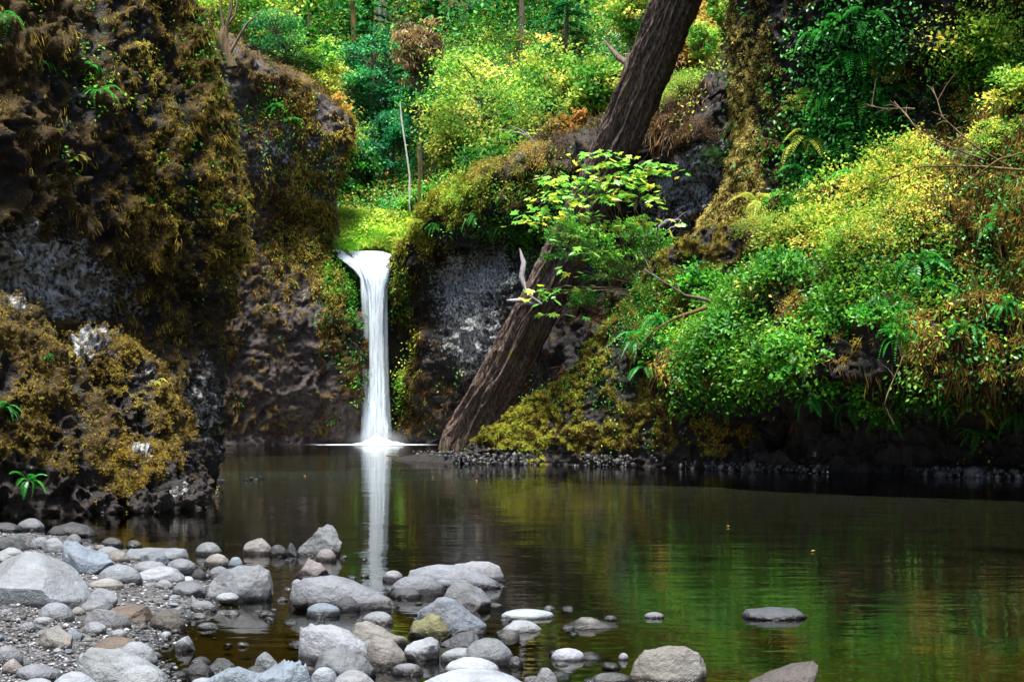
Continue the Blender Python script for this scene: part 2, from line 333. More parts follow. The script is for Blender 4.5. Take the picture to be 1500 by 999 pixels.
# ------------------------------------------------------------------ cliffs
CL = {}
def gauss(V, spots):
    """spots: (px, py, rx, ry, amp) measured where the patch grows, turned into a field over the surface"""
    px = 750 + V[..., 0] / V[..., 1] * F; py = HZ - (V[..., 2] - CH) / V[..., 1] * F
    r = 0
    for a_, b_, c_, d_, s_ in spots: r = r + s_ * np.exp(-((px - a_) / c_) ** 2 - ((py - b_) / d_) ** 2)
    return r
def cliff(name, plan, top, off, mat_, du=0.07, dv=0.07, cap=(3, 1.0, (0, 1)), z0=-0.6, big=(0.22, 0.35), ropes=0.2, fine=0.06, lump=0.10,
          moss=(0.6, 0.6), mspots=(), lspots=(), seed=1, wfun=None, kind='structure', smooth_plan=6, ledge=0.0, ropef=1.3, zst=.3):
    plan = np.array(plan, float); s = np.concatenate([[0], np.cumsum(np.hypot(*np.diff(plan, axis=0).T))])
    nu = int(s[-1] / du); u = np.linspace(0, s[-1], nu)
    xy = np.stack([np.interp(u, s, plan[:, 0]), np.interp(u, s, plan[:, 1])], 1)
    k = int(0.5 / du) * 2 + 1; ker = np.hanning(k + 2)[1:-1]; ker /= ker.sum()
    for _ in range(smooth_plan // 2):
        pad = np.pad(xy, ((k // 2, k // 2), (0, 0)), mode='reflect', reflect_type='odd'); xy = np.stack([np.convolve(pad[:, i], ker, 'valid') for i in (0, 1)], 1)
    tp = np.interp(u, s, top)
    pad = np.pad(tp, k // 2, mode='edge'); tp = np.convolve(pad, ker, 'valid')
    t = norm(np.gradient(xy, axis=0)); on = np.stack([t[:, 1], -t[:, 0]], 1)
    nf = int((max(top) - z0) / dv); nc = max(4, int(math.hypot(cap[0], cap[1]) / (dv * 1.6)))
    tv = np.linspace(0, 1, nf)
    z = z0 + (tp[:, None] - z0) * tv[None]
    o = off(z, tp[:, None] + z * 0, (u / s[-1])[:, None] + z * 0)
    P = np.stack([xy[:, 0, None] + on[:, 0, None] * o, xy[:, 1, None] + on[:, 1, None] * o, z], -1)
    tc_ = np.linspace(0, 1, nc + 1)[1:]
    last = P[:, -1]
    cd = np.array(cap[2], float); cd = cd / np.linalg.norm(cd) if cd.any() else None
    dirs = -on if cd is None else np.broadcast_to(cd, on.shape)
    C_ = np.stack([last[:, 0, None] + dirs[:, 0, None] * cap[0] * tc_, last[:, 1, None] + dirs[:, 1, None] * cap[0] * tc_,
                   last[:, 2, None] + cap[1] * tc_ ** (0.8 if cap[1] > 0 else 1.5) + 0 * dirs[:, :1]], -1)
    P = np.concatenate([P, C_], 1)
    du_, dv_ = np.gradient(P, axis=0), np.gradient(P, axis=1)
    N = norm(np.cross(du_, dv_))
    if (N[:, :nf, :2] * on[:, None]).sum(-1).mean() < 0: N = -N
    d = fbm(P, big[0], 3, seed) * big[1]
    Pr = P * np.array([1, 1, zst]); warp = np.stack([fbm(P, 0.7, 2, seed + 40 + i_) for i_ in range(3)], -1) * 0.6
    rp = billow(Pr + warp, ropef, 3, seed + 5)
    d = d + ropes * (0.55 - rp)
    if ledge: d = d + ledge * (billow(P * np.array([0.5, 0.5, 1.4]) + warp, 0.7, 3, seed + 8) - 0.5)
    bl = billow(P, 2.6, 3, seed + 9)
    d = d + lump * (0.5 - bl) + fine * fbm(P, 7.0, 3, seed + 11)
    P = P + N * d[..., None]
    du_, dv_ = np.gradient(P, axis=0), np.gradient(P, axis=1)
    N2 = norm(np.cross(du_, dv_)); N2 *= np.sign((N2 * N).sum(-1).mean())
    ms = moss[0] + 0.55 * N2[..., 2] * moss[1] + 0.45 * fbm(P, 0.45, 4, seed + 21) + gauss(P, mspots) - 1.1 * smooth(rp, .6, 1.0) - .5 * smooth(bl, .65, 1.05) + .30  # moss also cut from hollows, painting crevice shade as dark rock
    li = 0.30 * fbm(P, 1.2, 4, seed + 31) + gauss(P, lspots)
    ms = np.where(P[..., 2] < 0.55 + 0.3 * fbm(P, 1.1, 3, 77), ms - 0.8, ms) - np.clip(li, 0, 1) * 0.7
    Fq = grid_faces(*P.shape[:2])
    a_, b_, c_ = P.reshape(-1, 3)[Fq[0, 0]], P.reshape(-1, 3)[Fq[0, 1]], P.reshape(-1, 3)[Fq[0, 2]]
    if np.dot(np.cross(b_ - a_, c_ - b_), N2.reshape(-1, 3)[0]) < 0: Fq = Fq[:, ::-1]
    me = mesh_np(name, P.reshape(-1, 3), Fq, {'moss': ms, 'lich': li}, True)
    ob = link(name, me, mat_)
    if kind: ob['kind'] = kind
    CL[name + str(seed)] = dict(P=P.reshape(-1, 3), N=N2.reshape(-1, 3), m=ms.ravel(), l=li.ravel(), ob=ob)
    return CL[name + str(seed)]
def table(zs, vs): return lambda z: np.interp(z, zs, vs)

# A: tall mossy cliff by the gravel bar
tA = table([-1, 0, 1.07, 3.05, 4.5, 5.9, 7.0, 9.15, 10.0, 11.6, 13.3, 16, 19], [-.4, -.35, -.15, -.05, .15, .5, .45, .15, -.25, -.8, -1.5, -2.9, -4.5])
A = cliff('cliff', [(-22, 10), (-16, 18), (-12.6, 24), (-10.4, 28.5), (-8.6, 32), (-7.15, 34.2), (-7.7, 37), (-9.8, 42), (-13, 48), (-18, 54)],
          [19, 19, 18, 18, 17.5, 17, 17, 17, 17, 17], lambda z, t, u: tA(z), M['cliff_gold'], du=0.055, dv=0.06, cap=(5, 2, (-1, 0.3)), big=(0.25, 0.38), ropes=0.50, lump=0.26, ledge=0.30, ropef=1.7, zst=.30,
          moss=(0.62, 0.6), lspots=[(40, 385, 90, 60, .9), (110, 430, 120, 60, .7), (30, 440, 60, 40, .5), (300, 590, 50, 70, .4), (60, 130, 40, 60, .3)],
          mspots=[(300, 200, 120, 180, .4), (30, 150, 130, 200, -.15), (250, 600, 110, 110, -.55)], seed=1)
# C: rounded shoulder of rock beside the fall
tC = table([-1, 0, 3, 6.7, 8.6, 9.9, 11.2, 12.3, 13.4, 14.9, 16.75, 17.7, 22], [0, 0, .2, -.1, -1.1, -2.3, -2.9, -2.6, -2.1, -1.2, -.7, -.9, -2])
C_ = cliff('rock_wall', [(-30, 58), (-22, 66), (-17, 71.5), (-14, 74.5), (-11, 76), (-8.9, 76.6), (-8.3, 78.2), (-9.2, 81), (-12, 87), (-16, 92)],
           [21.5, 21.3, 21.1, 20.7, 19.6, 17.6, 17.6, 18, 19, 20], lambda z, t, u: tC(z) * smooth(u, 0.35, 0.62), M['cliff_brown'], du=0.085, dv=0.085, cap=(6, 3.0, (-0.5, 1)), big=(0.2, 0.6), ropes=0.4, ropef=1.0,
           ledge=0.25, moss=(0.30, 0.7), mspots=[(450, 330, 40, 90, .9), (490, 420, 30, 60, .8), (430, 130, 60, 60, .3), (510, 480, 25, 60, .5)], lspots=[(440, 230, 70, 60, .35), (390, 430, 50, 50, .15), (380, 200, 40, 40, .3)], seed=2)
# D: back of the bowl behind the fall
D_ = cliff('rock_wall', [(-13, 82), (-10.5, 79.5), (-8.6, 78.9), (-7.2, 79.2), (-5.6, 78.9), (-4, 78), (-2, 77)], [11.4, 10.9, 10.35, 10.15, 10.3, 10.9, 12], lambda z, t, u: np.interp(z, [0, 8, 9.6, 10.2], [-.5, -.4, 0, -.1]),
           M['cliff_dark'], du=0.09, dv=0.09, cap=(6, 0.1, (-0.15, 1)), big=(0.3, 0.2), ropes=0.15, ledge=0.1, moss=(0.0, 0.5), mspots=[(515, 430, 14, 90, .9), (590, 470, 25, 120, .8)], seed=3)
# E: long mossy wall of the bowl with an overhanging brow
def offE(z, t, u):
    k = t - z
    return (1 - .75 * smooth(u, .62, .75)) * np.interp(k, [0, 1.0, 2.6, 4.2, 6, 9, 12, 15], [-.3, .6, .55, -1.5, -.6, .1, -.1, -.7])
E = cliff('rock_wall', [(-7.3, 83), (-6.25, 79.6), (-5.7, 77.7), (-5, 76.4), (-2.6, 74), (-0.4, 71), (1.6, 67.5), (3.4, 63), (5.8, 59), (8, 55.5), (11, 52.5), (16, 51)],
          [10.9, 10.3, 11.3, 12.7, 14.0, 14.5, 14.2, 13.8, 14.2, 14.6, 15.5, 16], offE, M['cliff_dark'], du=0.08, dv=0.08, cap=(9, 3.2, (0.25, 1)), big=(0.25, 0.5), ropes=0.4, ledge=0.45,
          moss=(0.18, 0.8), mspots=[(610, 310, 60, 60, 1.3), (590, 470, 25, 110, .8), (700, 300, 80, 30, .4), (1000, 170, 60, 50, .6), (650, 370, 40, 30, .4)],
          lspots=[(690, 410, 55, 40, .75), (700, 500, 50, 60, .75), (650, 450, 40, 60, .3), (735, 390, 40, 40, .4), (1000, 280, 70, 70, .75)], seed=4)  # last patch is painted pale, standing in for light on the rock
# F: mossy spit running out to the log
F_ = cliff('mossy_bank', [(1.5, 52), (-0.6, 50.6), (-1.9, 48.9), (-1.7, 47.3), (-0.6, 46.4), (1.2, 45.4), (2.6, 44.8), (3.8, 44), (5.5, 43.2), (7.5, 42.6)],
           [1.2, .7, .35, .6, 1.7, 3.1, 5.0, 6.6, 7.5, 7.7], lambda z, t, u: -1.5 * np.clip(z / t, 0, 1) ** 1.6 * np.clip(t / 3, 0.2, 1), M['cliff_lime'], du=0.05, dv=0.05, cap=(3.0, -1.8, (0.5, 1)), big=(0.4, 0.15), ropes=0.16, lump=0.16, ropef=2.0,
           moss=(0.72, 0.7), mspots=[(900, 600, 80, 50, -.15)], seed=5)
# G: undercut bank under the shrubs
def offG(z, t, u):
    base = np.interp(z, [-1, 0.35, 0.75, 1.5, 1.9, 2.5, 3.6], [-.9, -1.0, -1.9, -2.4, -1.0, 0.6, 0.5])
    back = -4.2 * np.clip((z - 3.2) / (t - 3.2), 0, 1) ** 1.1
    k = smooth(u, 0.38, 0.62)
    return base + back * (1 - 0.72 * k)
G = cliff('mossy_bank', [(6.4, 47), (5.7, 43.5), (5.7, 41.2), (6.8, 39.8), (8.5, 38), (11, 36.2), (13.2, 34.5), (15, 32), (17, 27), (19.5, 20)],
          [6.4, 6.2, 6.6, 7.6, 8.5, 9.3, 9.9, 10.6, 11.6, 12.5], offG, M['cliff_gold'], du=0.065, dv=0.065, cap=(6, 1.8, (0.15, 1)), big=(0.35, 0.8), ropes=0.45, lump=0.25, ledge=0.3, moss=(0.45, 0.7), mspots=[(1150, 480, 170, 170, -.3), (1050, 640, 400, 45, -.9), (1350, 640, 300, 45, -.7)], seed=6)  # negative spots clear moss, painting the undercut and leaf gaps dark as shade
# H: high wall with the golden mossy corner
tH = table([-1, 5, 7.1, 8.0, 9.1, 10.3, 11.2, 14, 18, 20], [2.6, 2.4, 1.7, 1.2, .45, 0, -.2, 0, .1, 0])
tH2 = table([-1, 9, 12, 15, 20], [0, 0, .8, 2.2, 3.4])  # top leaned outward, mostly unseen, added so the wall shades itself
H = cliff('cliff', [(12, 58), (9, 53), (7.7, 49.5), (7.35, 47), (8.3, 45.6), (11, 44.4), (15, 43), (19, 40), (25, 33), (30, 24)], [19, 19, 19, 19, 19.5, 20, 20, 20, 20, 20],
          lambda z, t, u: tH(z) * (1 - smooth(u, 0.25, 0.5)) + tH2(z) * smooth(u, .3, .5), M['cliff_dark'], du=0.08, dv=0.07, cap=(5, 2, (0.3, 1)), big=(0.25, 0.5), ropes=0.42, lump=0.28, moss=(0.45, 0.5),
          mspots=[(1060, 290, 70, 100, 1.1), (1100, 100, 40, 160, 1.0), (1250, 40, 160, 60, -.5), (1190, 130, 50, 60, -.4)], seed=7)
# J: wooded hillside
xs = np.linspace(-75, 75, 240); ys_ = np.linspace(0, 80, 150)
Xj, Tj = np.meshgrid(xs, ys_, indexing='ij')
Y0 = np.interp(Xj, [-75, -30, -14, -6, -3, 2, 8, 14, 75], [50, 66, 83, 84.6, 83, 79, 68, 58, 50])
Yj = Y0 + Tj
Zj = 9.9 + np.interp(Tj, [0, 1.5, 6, 80], [0, 1.6, 4.6, 68])
Pj = np.stack([Xj, Yj, Zj], -1); Pj[..., 2] += fbm(Pj, 0.12, 4, 5) * 1.5 + 0.25 * fbm(Pj, 1.0, 3, 6)
m, nd, lk, out = mat('forest_floor')
c = ramp(nd, lk, noise(nd, lk, 0.8, 7), [(0.35, (0.02, 0.03, 0.008)), (0.5, (0.07, 0.06, 0.02)), (0.65, (0.06, 0.12, 0.02))])
b = nd.new('ShaderNodeBsdfPrincipled'); lk.new(c, b.inputs['Base Color']); b.inputs['Roughness'].default_value = 0.9; lk.new(b.outputs[0], out.inputs[0])
me = mesh_np('hillside', Pj.reshape(-1, 3), grid_faces(*Xj.shape)[:, ::-1], None, True); link('hillside', me, m, kind='structure')
CL['hill'] = dict(P=Pj.reshape(-1, 3))
# unseen wooded gorge wall added behind the camera to block low sky light
pl = np.array([(-30, 12), (-25, 0), (-20, -14), (-8, -22), (6, -24), (20, -16), (27, -2), (30, 14), (31, 26)], float); sq = np.r_[0, np.cumsum(np.hypot(*np.diff(pl, axis=0).T))]
uq = np.linspace(0, sq[-1], 160); xq, yq = np.interp(uq, sq, pl[:, 0]), np.interp(uq, sq, pl[:, 1]); vq = np.linspace(0, 1, 70)
cx0, cy0 = 0.0, 4.0; ox, oy = xq - cx0, yq - cy0; on_ = np.hypot(ox, oy)
Pw = np.stack([xq[:, None] + (ox / on_)[:, None] * 12 * vq ** 1.5, yq[:, None] + (oy / on_)[:, None] * 12 * vq ** 1.5, -1 + 24 * vq[None] + 0 * xq[:, None]], -1); Pw = Pw + fbm(Pw, .25, 4, 88)[..., None] * 1.6
link('hillside', mesh_np('hillside', Pw.reshape(-1, 3), grid_faces(160, 70), None, True), bpy.data.materials['forest_floor'], kind='structure')
# a low bar of dark cobbles at the foot of the spit
# mossy boulders by the gravel bar
def boulder(name, label, prof, Yb, depth, mat_, seed, n=260, cat='boulder', lspots=(), moss=(0.55, .8), lump=0.24, ropes=.30):
    """prof: silhouette as (px, py) from one foot over the top to the other"""
    pr = np.array([W(px, py, Yb) for px, py in prof]); x0, x1 = pr[0, 0], pr[-1, 0]
    th = np.linspace(0, np.pi, n); ph = np.linspace(-0.5 * np.pi, 0.5 * np.pi, n)     # around the front, over the top
    xx = x0 + (x1 - x0) * (1 - np.cos(th)) / 2; hh_ = np.interp(xx, pr[:, 0], pr[:, 2])
    dd = depth * np.sqrt(np.clip(1 - ((xx - (x0 + x1) / 2) / ((x1 - x0) / 2)) ** 2, 0.0, 1)) ** 0.7 + 0.05
    c, s_ = np.cos(ph), np.sin(ph)
    e_ = 0.75
    yy = -np.sign(c) * np.abs(s_) * 0
    ang = np.linspace(0, np.pi, n)          # 0 = front foot, pi = back foot
    fy = -np.sign(np.cos(ang)) * np.abs(np.cos(ang)) ** e_; fz = np.abs(np.sin(ang)) ** e_
    P = np.stack([xx[:, None] + 0 * fy, Yb + dd[:, None] * fy[None], -0.5 + (hh_[:, None] + 0.5) * fz[None]], -1)
    N = norm(np.cross(np.gradient(P, axis=0), np.gradient(P, axis=1) + 1e-9)); N *= np.sign((N[..., 2]).mean() or 1)
    b1, b2 = billow(P * np.array([1, 1, .6]), 1.6, 3, seed + 1), billow(P, 4.2, 3, seed + 2)
    d = 0.18 * fbm(P, 0.7, 3, seed) + ropes * (0.5 - b1) + lump * (0.5 - b2) + 0.03 * fbm(P, 12, 2, seed + 3)
    edge = smooth(np.minimum(th, np.pi - th), 0, 0.25)[:, None]
    P = P + N * (d * edge)[..., None]
    N = norm(np.cross(np.gradient(P, axis=0), np.gradient(P, axis=1) + 1e-9)); N *= np.sign((N[..., 2]).mean() or 1)
    ms = moss[0] + 0.5 * N[..., 2] * moss[1] + 0.4 * fbm(P, 0.9, 4, seed + 21); li = 0.3 * fbm(P, 1.6, 4, seed + 31) + gauss(P, lspots)
    ms = ms - np.clip(li, 0, 1) * .7 - 0.9 * (P[..., 2] < 0.75 + 0.5 * fbm(P, 1.1, 3, 5)) - .9 * smooth(b1, .65, 1.05) - .6 * smooth(b2, .65, 1.05) + .38  # hollow terms bare the dark rock, a painted shade in the creases
    me = mesh_np(name, P.reshape(-1, 3), grid_faces(n, n), {'moss': ms, 'lich': li}, True)
    o = link(name, me, mat_, label=label, category=cat)
    CL[name + str(seed)] = dict(P=P.reshape(-1, 3), N=N.reshape(-1, 3), m=ms.ravel(), l=li.ravel(), ob=o); return o
boulder('mossy_boulder', 'big golden moss boulder at the cliff foot, bulging over the stony bar', [(-260, 780), (-230, 600), (-150, 470), (-60, 440), (10, 440), (45, 462), (75, 500), (110, 515), (135, 560), (165, 600), (190, 650), (230, 690), (262, 760)], 24.6, 2.3, M['cliff_gold'], 51, n=330,
        lspots=[(20, 445, 30, 20, .8)])
boulder('mossy_boulder', 'mossy boulder with pale lichen crest between the cliff and the bigger golden boulder', [(60, 720), (85, 600), (105, 510), (125, 480), (155, 478), (190, 500), (222, 525), (250, 575), (275, 630), (292, 680), (306, 745)], 26.6, 2.0, M['cliff_gold'], 61, n=300,
        lspots=[(145, 492, 45, 22, .9), (125, 520, 25, 25, .6), (215, 545, 20, 20, .4)])
boulder('mossy_boulder', 'low brown lump of rock with a lichen cap in front of the lichen-crested boulder', [(170, 760), (175, 690), (188, 645), (215, 648), (240, 672), (262, 705), (290, 715), (300, 755)], 24.2, 1.1, M['cliff_dark'], 71, n=170, lspots=[(205, 655, 18, 14, .9), (260, 720, 30, 15, .5)], moss=(.5, .7))

# ------------------------------------------------------------------ leaning log
lg = thing('fallen_log', 'huge bare log leaning up out of the pool against the bowl wall', 'log', tuple(W(672, 652, 62)))
base = np.array(lg.location)
tt = np.linspace(0, 1.25, 420)
cx = np.interp(tt, [0, .25, .6, 1.0, 1.25], [678, 748, 882, 992, 1050]); cy = np.interp(tt, [0, .25, .6, 1.0, 1.25], [655, 530, 265, 0, -140])
k = 81; ker = np.hanning(k + 2)[1:-1]; ker /= ker.sum()
cx = np.convolve(np.pad(cx, k // 2, mode='reflect', reflect_type='odd'), ker, 'valid'); cy = np.convolve(np.pad(cy, k // 2, mode='reflect', reflect_type='odd'), ker, 'valid')
Yl = 61.5 - 8 * tt
pts = np.array([W(a_, b_, c_) for a_, b_, c_ in zip(cx, cy, Yl)]); pts[0, 2] -= 0.2
rad = np.interp(tt, [0, .08, .3, 1.25], [1.02, 1.04, 1.02, 0.86]) * 0.96
t_ = norm(np.gradient(pts, axis=0)); a_ = norm(np.cross(t_, np.array([0, 1.0, 0]))); b_ = np.cross(t_, a_)
ns = 220; th = np.linspace(0, 2 * np.pi, ns)
u_ = np.cumsum(np.r_[0, np.linalg.norm(np.diff(pts, axis=0), axis=1)])
q = np.stack([np.cos(th)[None] * 2.2 + 0 * u_[:, None], np.sin(th)[None] * 2.2 + 0 * u_[:, None], u_[:, None] * 0.35 + 0 * th[None]], -1)
plates = billow(q + 0.35 * fbm(q, 1.2, 2, 3)[..., None], 1.7, 4, 11)
rr = rad[:, None] * (1 + 0.10 * fbm(q, 0.45, 3, 7) + 0.20 * (0.5 - plates) + 0.05 * (.5 - billow(q * np.array([2.2, 2.2, 1.5]), 1.7, 3, 19)))
rr *= 1 - 0.10 * np.exp(-((th[None] - 1.2) / 0.25) ** 2)
P = pts[:, None] + rr[..., None] * (np.cos(th)[None, :, None] * a_[:, None] + np.sin(th)[None, :, None] * b_[:, None]) - base
mo = np.exp(-((tt[:, None] - .28) / .10) ** 2) * 0.10 * (np.cos(th)[None] < 0.3) + 0 * th[None]
fl = grid_faces(len(tt), ns)
me = mesh_np('trunk', P.reshape(-1, 3), fl, {'moss': mo}, True); link('trunk', me, M['log'], lg)
# splintered butt end
tb = Tubes()
for i in range(16):
    an = random.Random(i).uniform(0, 2 * math.pi); r_ = 0.80 + 0.12 * math.sin(i)
    p0 = pts[0] - base + r_ * (math.cos(an) * a_[0] + math.sin(an) * b_[0])
    ln = random.Random(i + 50).uniform(0.3, 0.9)
    tb.add([p0 + t_[0] * 0.7, p0, p0 - t_[0] * ln * 0.5 + np.array([-0.12, 0, 0.05]), p0 - t_[0] * ln], [0.12, 0.15, 0.09, 0.015], 6, 0.7, i)
th = np.linspace(0, 2 * np.pi, 30, endpoint=False)
link('splintered_end', tb.mesh('splintered_end'), M['log'], lg)
me = mesh_np('butt', np.concatenate([[pts[0] - base - t_[0] * -0.1], P[1, np.linspace(0, ns - 1, 30).astype(int)]]), np.array([[0, i + 1, (i + 1) % 30 + 1] for i in range(30)]), {'moss': np.zeros(31)}, True)
link('butt_end', me, M['log'], lg)
# pale broken branch stub on the log
sb = Tubes()
def wp(lst): return [W(*q_) - base for q_ in lst]
sb.add(wp([(792, 446, 57.6), (770, 430, 57.3), (764, 405, 57.4), (767, 385, 57.5), (761, 364, 57.6)]), [.12, .13, .11, .09, .02], 8, .7, 2)
sb.add(wp([(785, 446, 57.6), (762, 440, 57.3), (742, 440, 57.3)]), [.13, .1, .03], 7, .5, 3)
link('branch_stub', sb.mesh('branch_stub'), M['barkgrey'], lg)

# ------------------------------------------------------------------ waterfall
wf = thing('waterfall', 'single white ribbon waterfall pouring through the notch into the dark pool', 'waterfall', (-7.3, 77, 0))
wb = np.array(wf.location)
m, nd, lk, out = mat('falling_water')
uu, vv, al = attr(nd, 'u'), attr(nd, 'v'), attr(nd, 'alpha')
cmb = nd.new('ShaderNodeCombineXYZ'); lk.new(uu, cmb.inputs[0]); lk.new(vv, cmb.inputs[1])
n1 = noise(nd, lk, 1.0, 5, vec=cmb.outputs[0], stretch=(16, 1.3, 1)); n2 = noise(nd, lk, 1.0, 3, vec=cmb.outputs[0], stretch=(5, 5, 1))
edge = math_(nd, lk, 'MULTIPLY', math_(nd, lk, 'MULTIPLY', uu, math_(nd, lk, 'SUBTRACT', 1.0, uu)), 4.0)
aa = math_(nd, lk, 'ADD', math_(nd, lk, 'MULTIPLY', edge, 1.9), math_(nd, lk, 'MULTIPLY', math_(nd, lk, 'SUBTRACT', n1, 0.5), 2.6))
aa = math_(nd, lk, 'MULTIPLY', math_(nd, lk, 'ADD', aa, -0.15, False), al, True)
wc = mix(nd, lk, rangemap(nd, lk, noise(nd, lk, 1.0, 4, vec=cmb.outputs[0], stretch=(11, 0.7, 1), rough=.7), .36, .62), (0.50, 0.63, 0.72), (0.95, 0.97, 0.99))
d1 = nd.new('ShaderNodeBsdfDiffuse'); lk.new(wc, d1.inputs[0])
t1 = nd.new('ShaderNodeBsdfTranslucent'); lk.new(wc, t1.inputs[0])
a1 = nd.new('ShaderNodeMixShader'); a1.inputs[0].default_value = 0.5; lk.new(d1.outputs[0], a1.inputs[1]); lk.new(t1.outputs[0], a1.inputs[2])
tr = nd.new('ShaderNodeBsdfTransparent'); ms = nd.new('ShaderNodeMixShader'); lk.new(aa, ms.inputs[0]); lk.new(tr.outputs[0], ms.inputs[1]); lk.new(a1.outputs[0], ms.inputs[2])
lk.new(ms.outputs[0], out.inputs[0]); M['fall'] = m
def ribbon(name, rows, alpha, thick=0.45, nu=40, nv=120, seed=0, label=None):
    rows = np.array(rows, float)      # (py, px0, px1, Y, alpha)
    t = np.linspace(0, 1, nv); ti = np.linspace(0, 1, len(rows))
    R = np.stack([np.interp(t, ti, rows[:, i]) for i in range(5)], 1)
    k = 9; ker = np.hanning(k + 2)[1:-1]; ker /= ker.sum()
    R = np.stack([np.convolve(np.pad(R[:, i], 4, mode='reflect', reflect_type='odd'), ker, 'valid') for i in range(5)], 1)
    L = np.array([W(r[1], r[0], r[3]) for r in R]); Rr = np.array([W(r[2], r[0], r[3]) for r in R])
    Vs, Fs, U, Vv, Aa = [], [], [], [], []
    ln = np.cumsum(np.r_[0, np.linalg.norm(np.diff(L, axis=0), axis=1)])
    for sgn in (-1, 0.2):
        u = np.linspace(0, 1, nu); arc = np.sqrt(np.clip(1 - (2 * u - 1) ** 2, 0, 1))
        wd = np.linalg.norm(Rr - L, axis=1)
        P = L[:, None] + (Rr - L)[:, None] * u[None, :, None]
        P[..., 1] += sgn * thick * arc[None] * np.clip(wd, 0.2, 1.3)[:, None] * 0.8
        P[..., 1] += 0.06 * fbm(np.stack([u[None] * 9 + 0 * ln[:, None], ln[:, None] * .5 + 0 * u[None], 0 * u[None] + 0 * ln[:, None]], -1), 1, 3, seed + 3)
        Fs.append(grid_faces(nv, nu) + sum(len(v) for v in Vs)); Vs.append(P.reshape(-1, 3) - wb)
        U.append(np.broadcast_to(u[None], (nv, nu)).ravel() + seed * 0); Vv.append(np.broadcast_to(ln[:, None] + seed * 7.7 + (sgn > 0) * 31, (nv, nu)).ravel()); Aa.append(np.broadcast_to(R[:, 4][:, None], (nv, nu)).ravel())
    me = mesh_np(name, np.concatenate(Vs), [np.concatenate(Fs)], {'u': np.concatenate(U), 'v': np.concatenate(Vv), 'alpha': np.concatenate(Aa) * alpha}, True)
    link(name, me, M['fall'], wf)
ribbon('main_stream', [(369, 506, 566, 80.2, .5), (376, 511, 582, 79.0, 1.2), (386, 519, 582, 78.2, 2.0), (401, 530, 570, 77.7, 3), (425, 538, 564, 77.4, 3), (470, 540, 562, 77.2, 3), (540, 540, 564, 77.1, 2.6), (600, 537, 567, 77.0, 2.4), (654, 533, 572, 77.0, 2.6)], 1, 0.45)
ribbon('side_stream', [(366, 478, 500, 80.0, .8), (374, 490, 512, 78.9, 1.2), (384, 503, 524, 78.2, 1.3), (396, 518, 538, 77.9, 1.3), (408, 527, 544, 77.7, .9), (440, 528, 543, 77.5, .35), (490, 531, 543, 77.4, .22), (540, 534, 543, 77.3, .05)], 1, 0.2, seed=3)
ribbon('side_stream', [(377, 560, 584, 79.6, .8), (384, 566, 580, 78.8, 1.0), (396, 562, 572, 78.2, .9), (430, 560, 568, 77.8, .4), (500, 560, 569, 77.6, .25), (570, 561, 571, 77.5, .25), (640, 563, 575, 77.4, .2)], 1, 0.15, seed=5)
ribbon('side_stream', [(540, 530, 541, 76.9, .1), (600, 529, 542, 76.9, .25), (654, 526, 545, 76.8, .4)], 1, 0.3, seed=8)
# froth where it strikes
n = 90; a0 = np.linspace(0, 2 * np.pi, n); r0 = np.linspace(0.0, 1, 50)
A_, R_ = np.meshgrid(a0, r0, indexing='ij')
Px = R_ * np.cos(A_) * 1.75; Py = R_ * np.sin(A_) * 1.5 - 0.4
Pz = 0.34 * np.exp(-(R_ * 1.9) ** 1.6) + 0.10 * (1 - R_); nn = fbm(np.stack([Px, Py, 0 * Px], -1), 2.2, 4, 9); Pz = Pz * (1 + 0.5 * nn) - 0.03
me = mesh_np('froth', np.stack([Px, Py, Pz], -1).reshape(-1, 3), grid_faces(n, 50), {'u': np.full(Px.size, .5), 'v': (Px * 1).ravel(), 'alpha': (3.0 * (1.0 - R_) ** 0.8 * (1 + nn * .5)).ravel()}, True)
link('froth', me, M['fall'], wf)
m, nd, lk, out = mat('spreading_foam')
tc = nd.new('ShaderNodeTexCoord'); nf_ = noise(nd, lk, 3.0, 6, vec=tc.outputs['Object'], stretch=(0.5, 1.6, 1), rough=0.7)
al = attr(nd, 'alpha'); aa = math_(nd, lk, 'MULTIPLY', math_(nd, lk, 'ADD', al, math_(nd, lk, 'MULTIPLY', math_(nd, lk, 'SUBTRACT', nf_, 0.5), 2.6)), 1.6, True)
d1 = nd.new('ShaderNodeBsdfDiffuse'); d1.inputs[0].default_value = (0.85, 0.9, 0.95, 1)
tr = nd.new('ShaderNodeBsdfTransparent'); ms = nd.new('ShaderNodeMixShader'); lk.new(aa, ms.inputs[0]); lk.new(tr.outputs[0], ms.inputs[1]); lk.new(d1.outputs[0], ms.inputs[2]); lk.new(ms.outputs[0], out.inputs[0])
M['foam'] = m
Px = R_ * np.cos(A_) * 4.0 - 0.1; Py = R_ * np.sin(A_) * 2.3 - 1.2
me = mesh_np('foam_ring', np.stack([Px, Py, 0.02 + 0 * Px], -1).reshape(-1, 3), grid_faces(n, 50), {'alpha': (1.0 * (1 - R_ ** 1.2) - 0.12 + .25 * fbm(np.stack([Px, Py, 0 * Px], -1), 1.3, 3, 3)).ravel()}, True)
link('foam_ring', me, M['foam'], wf)
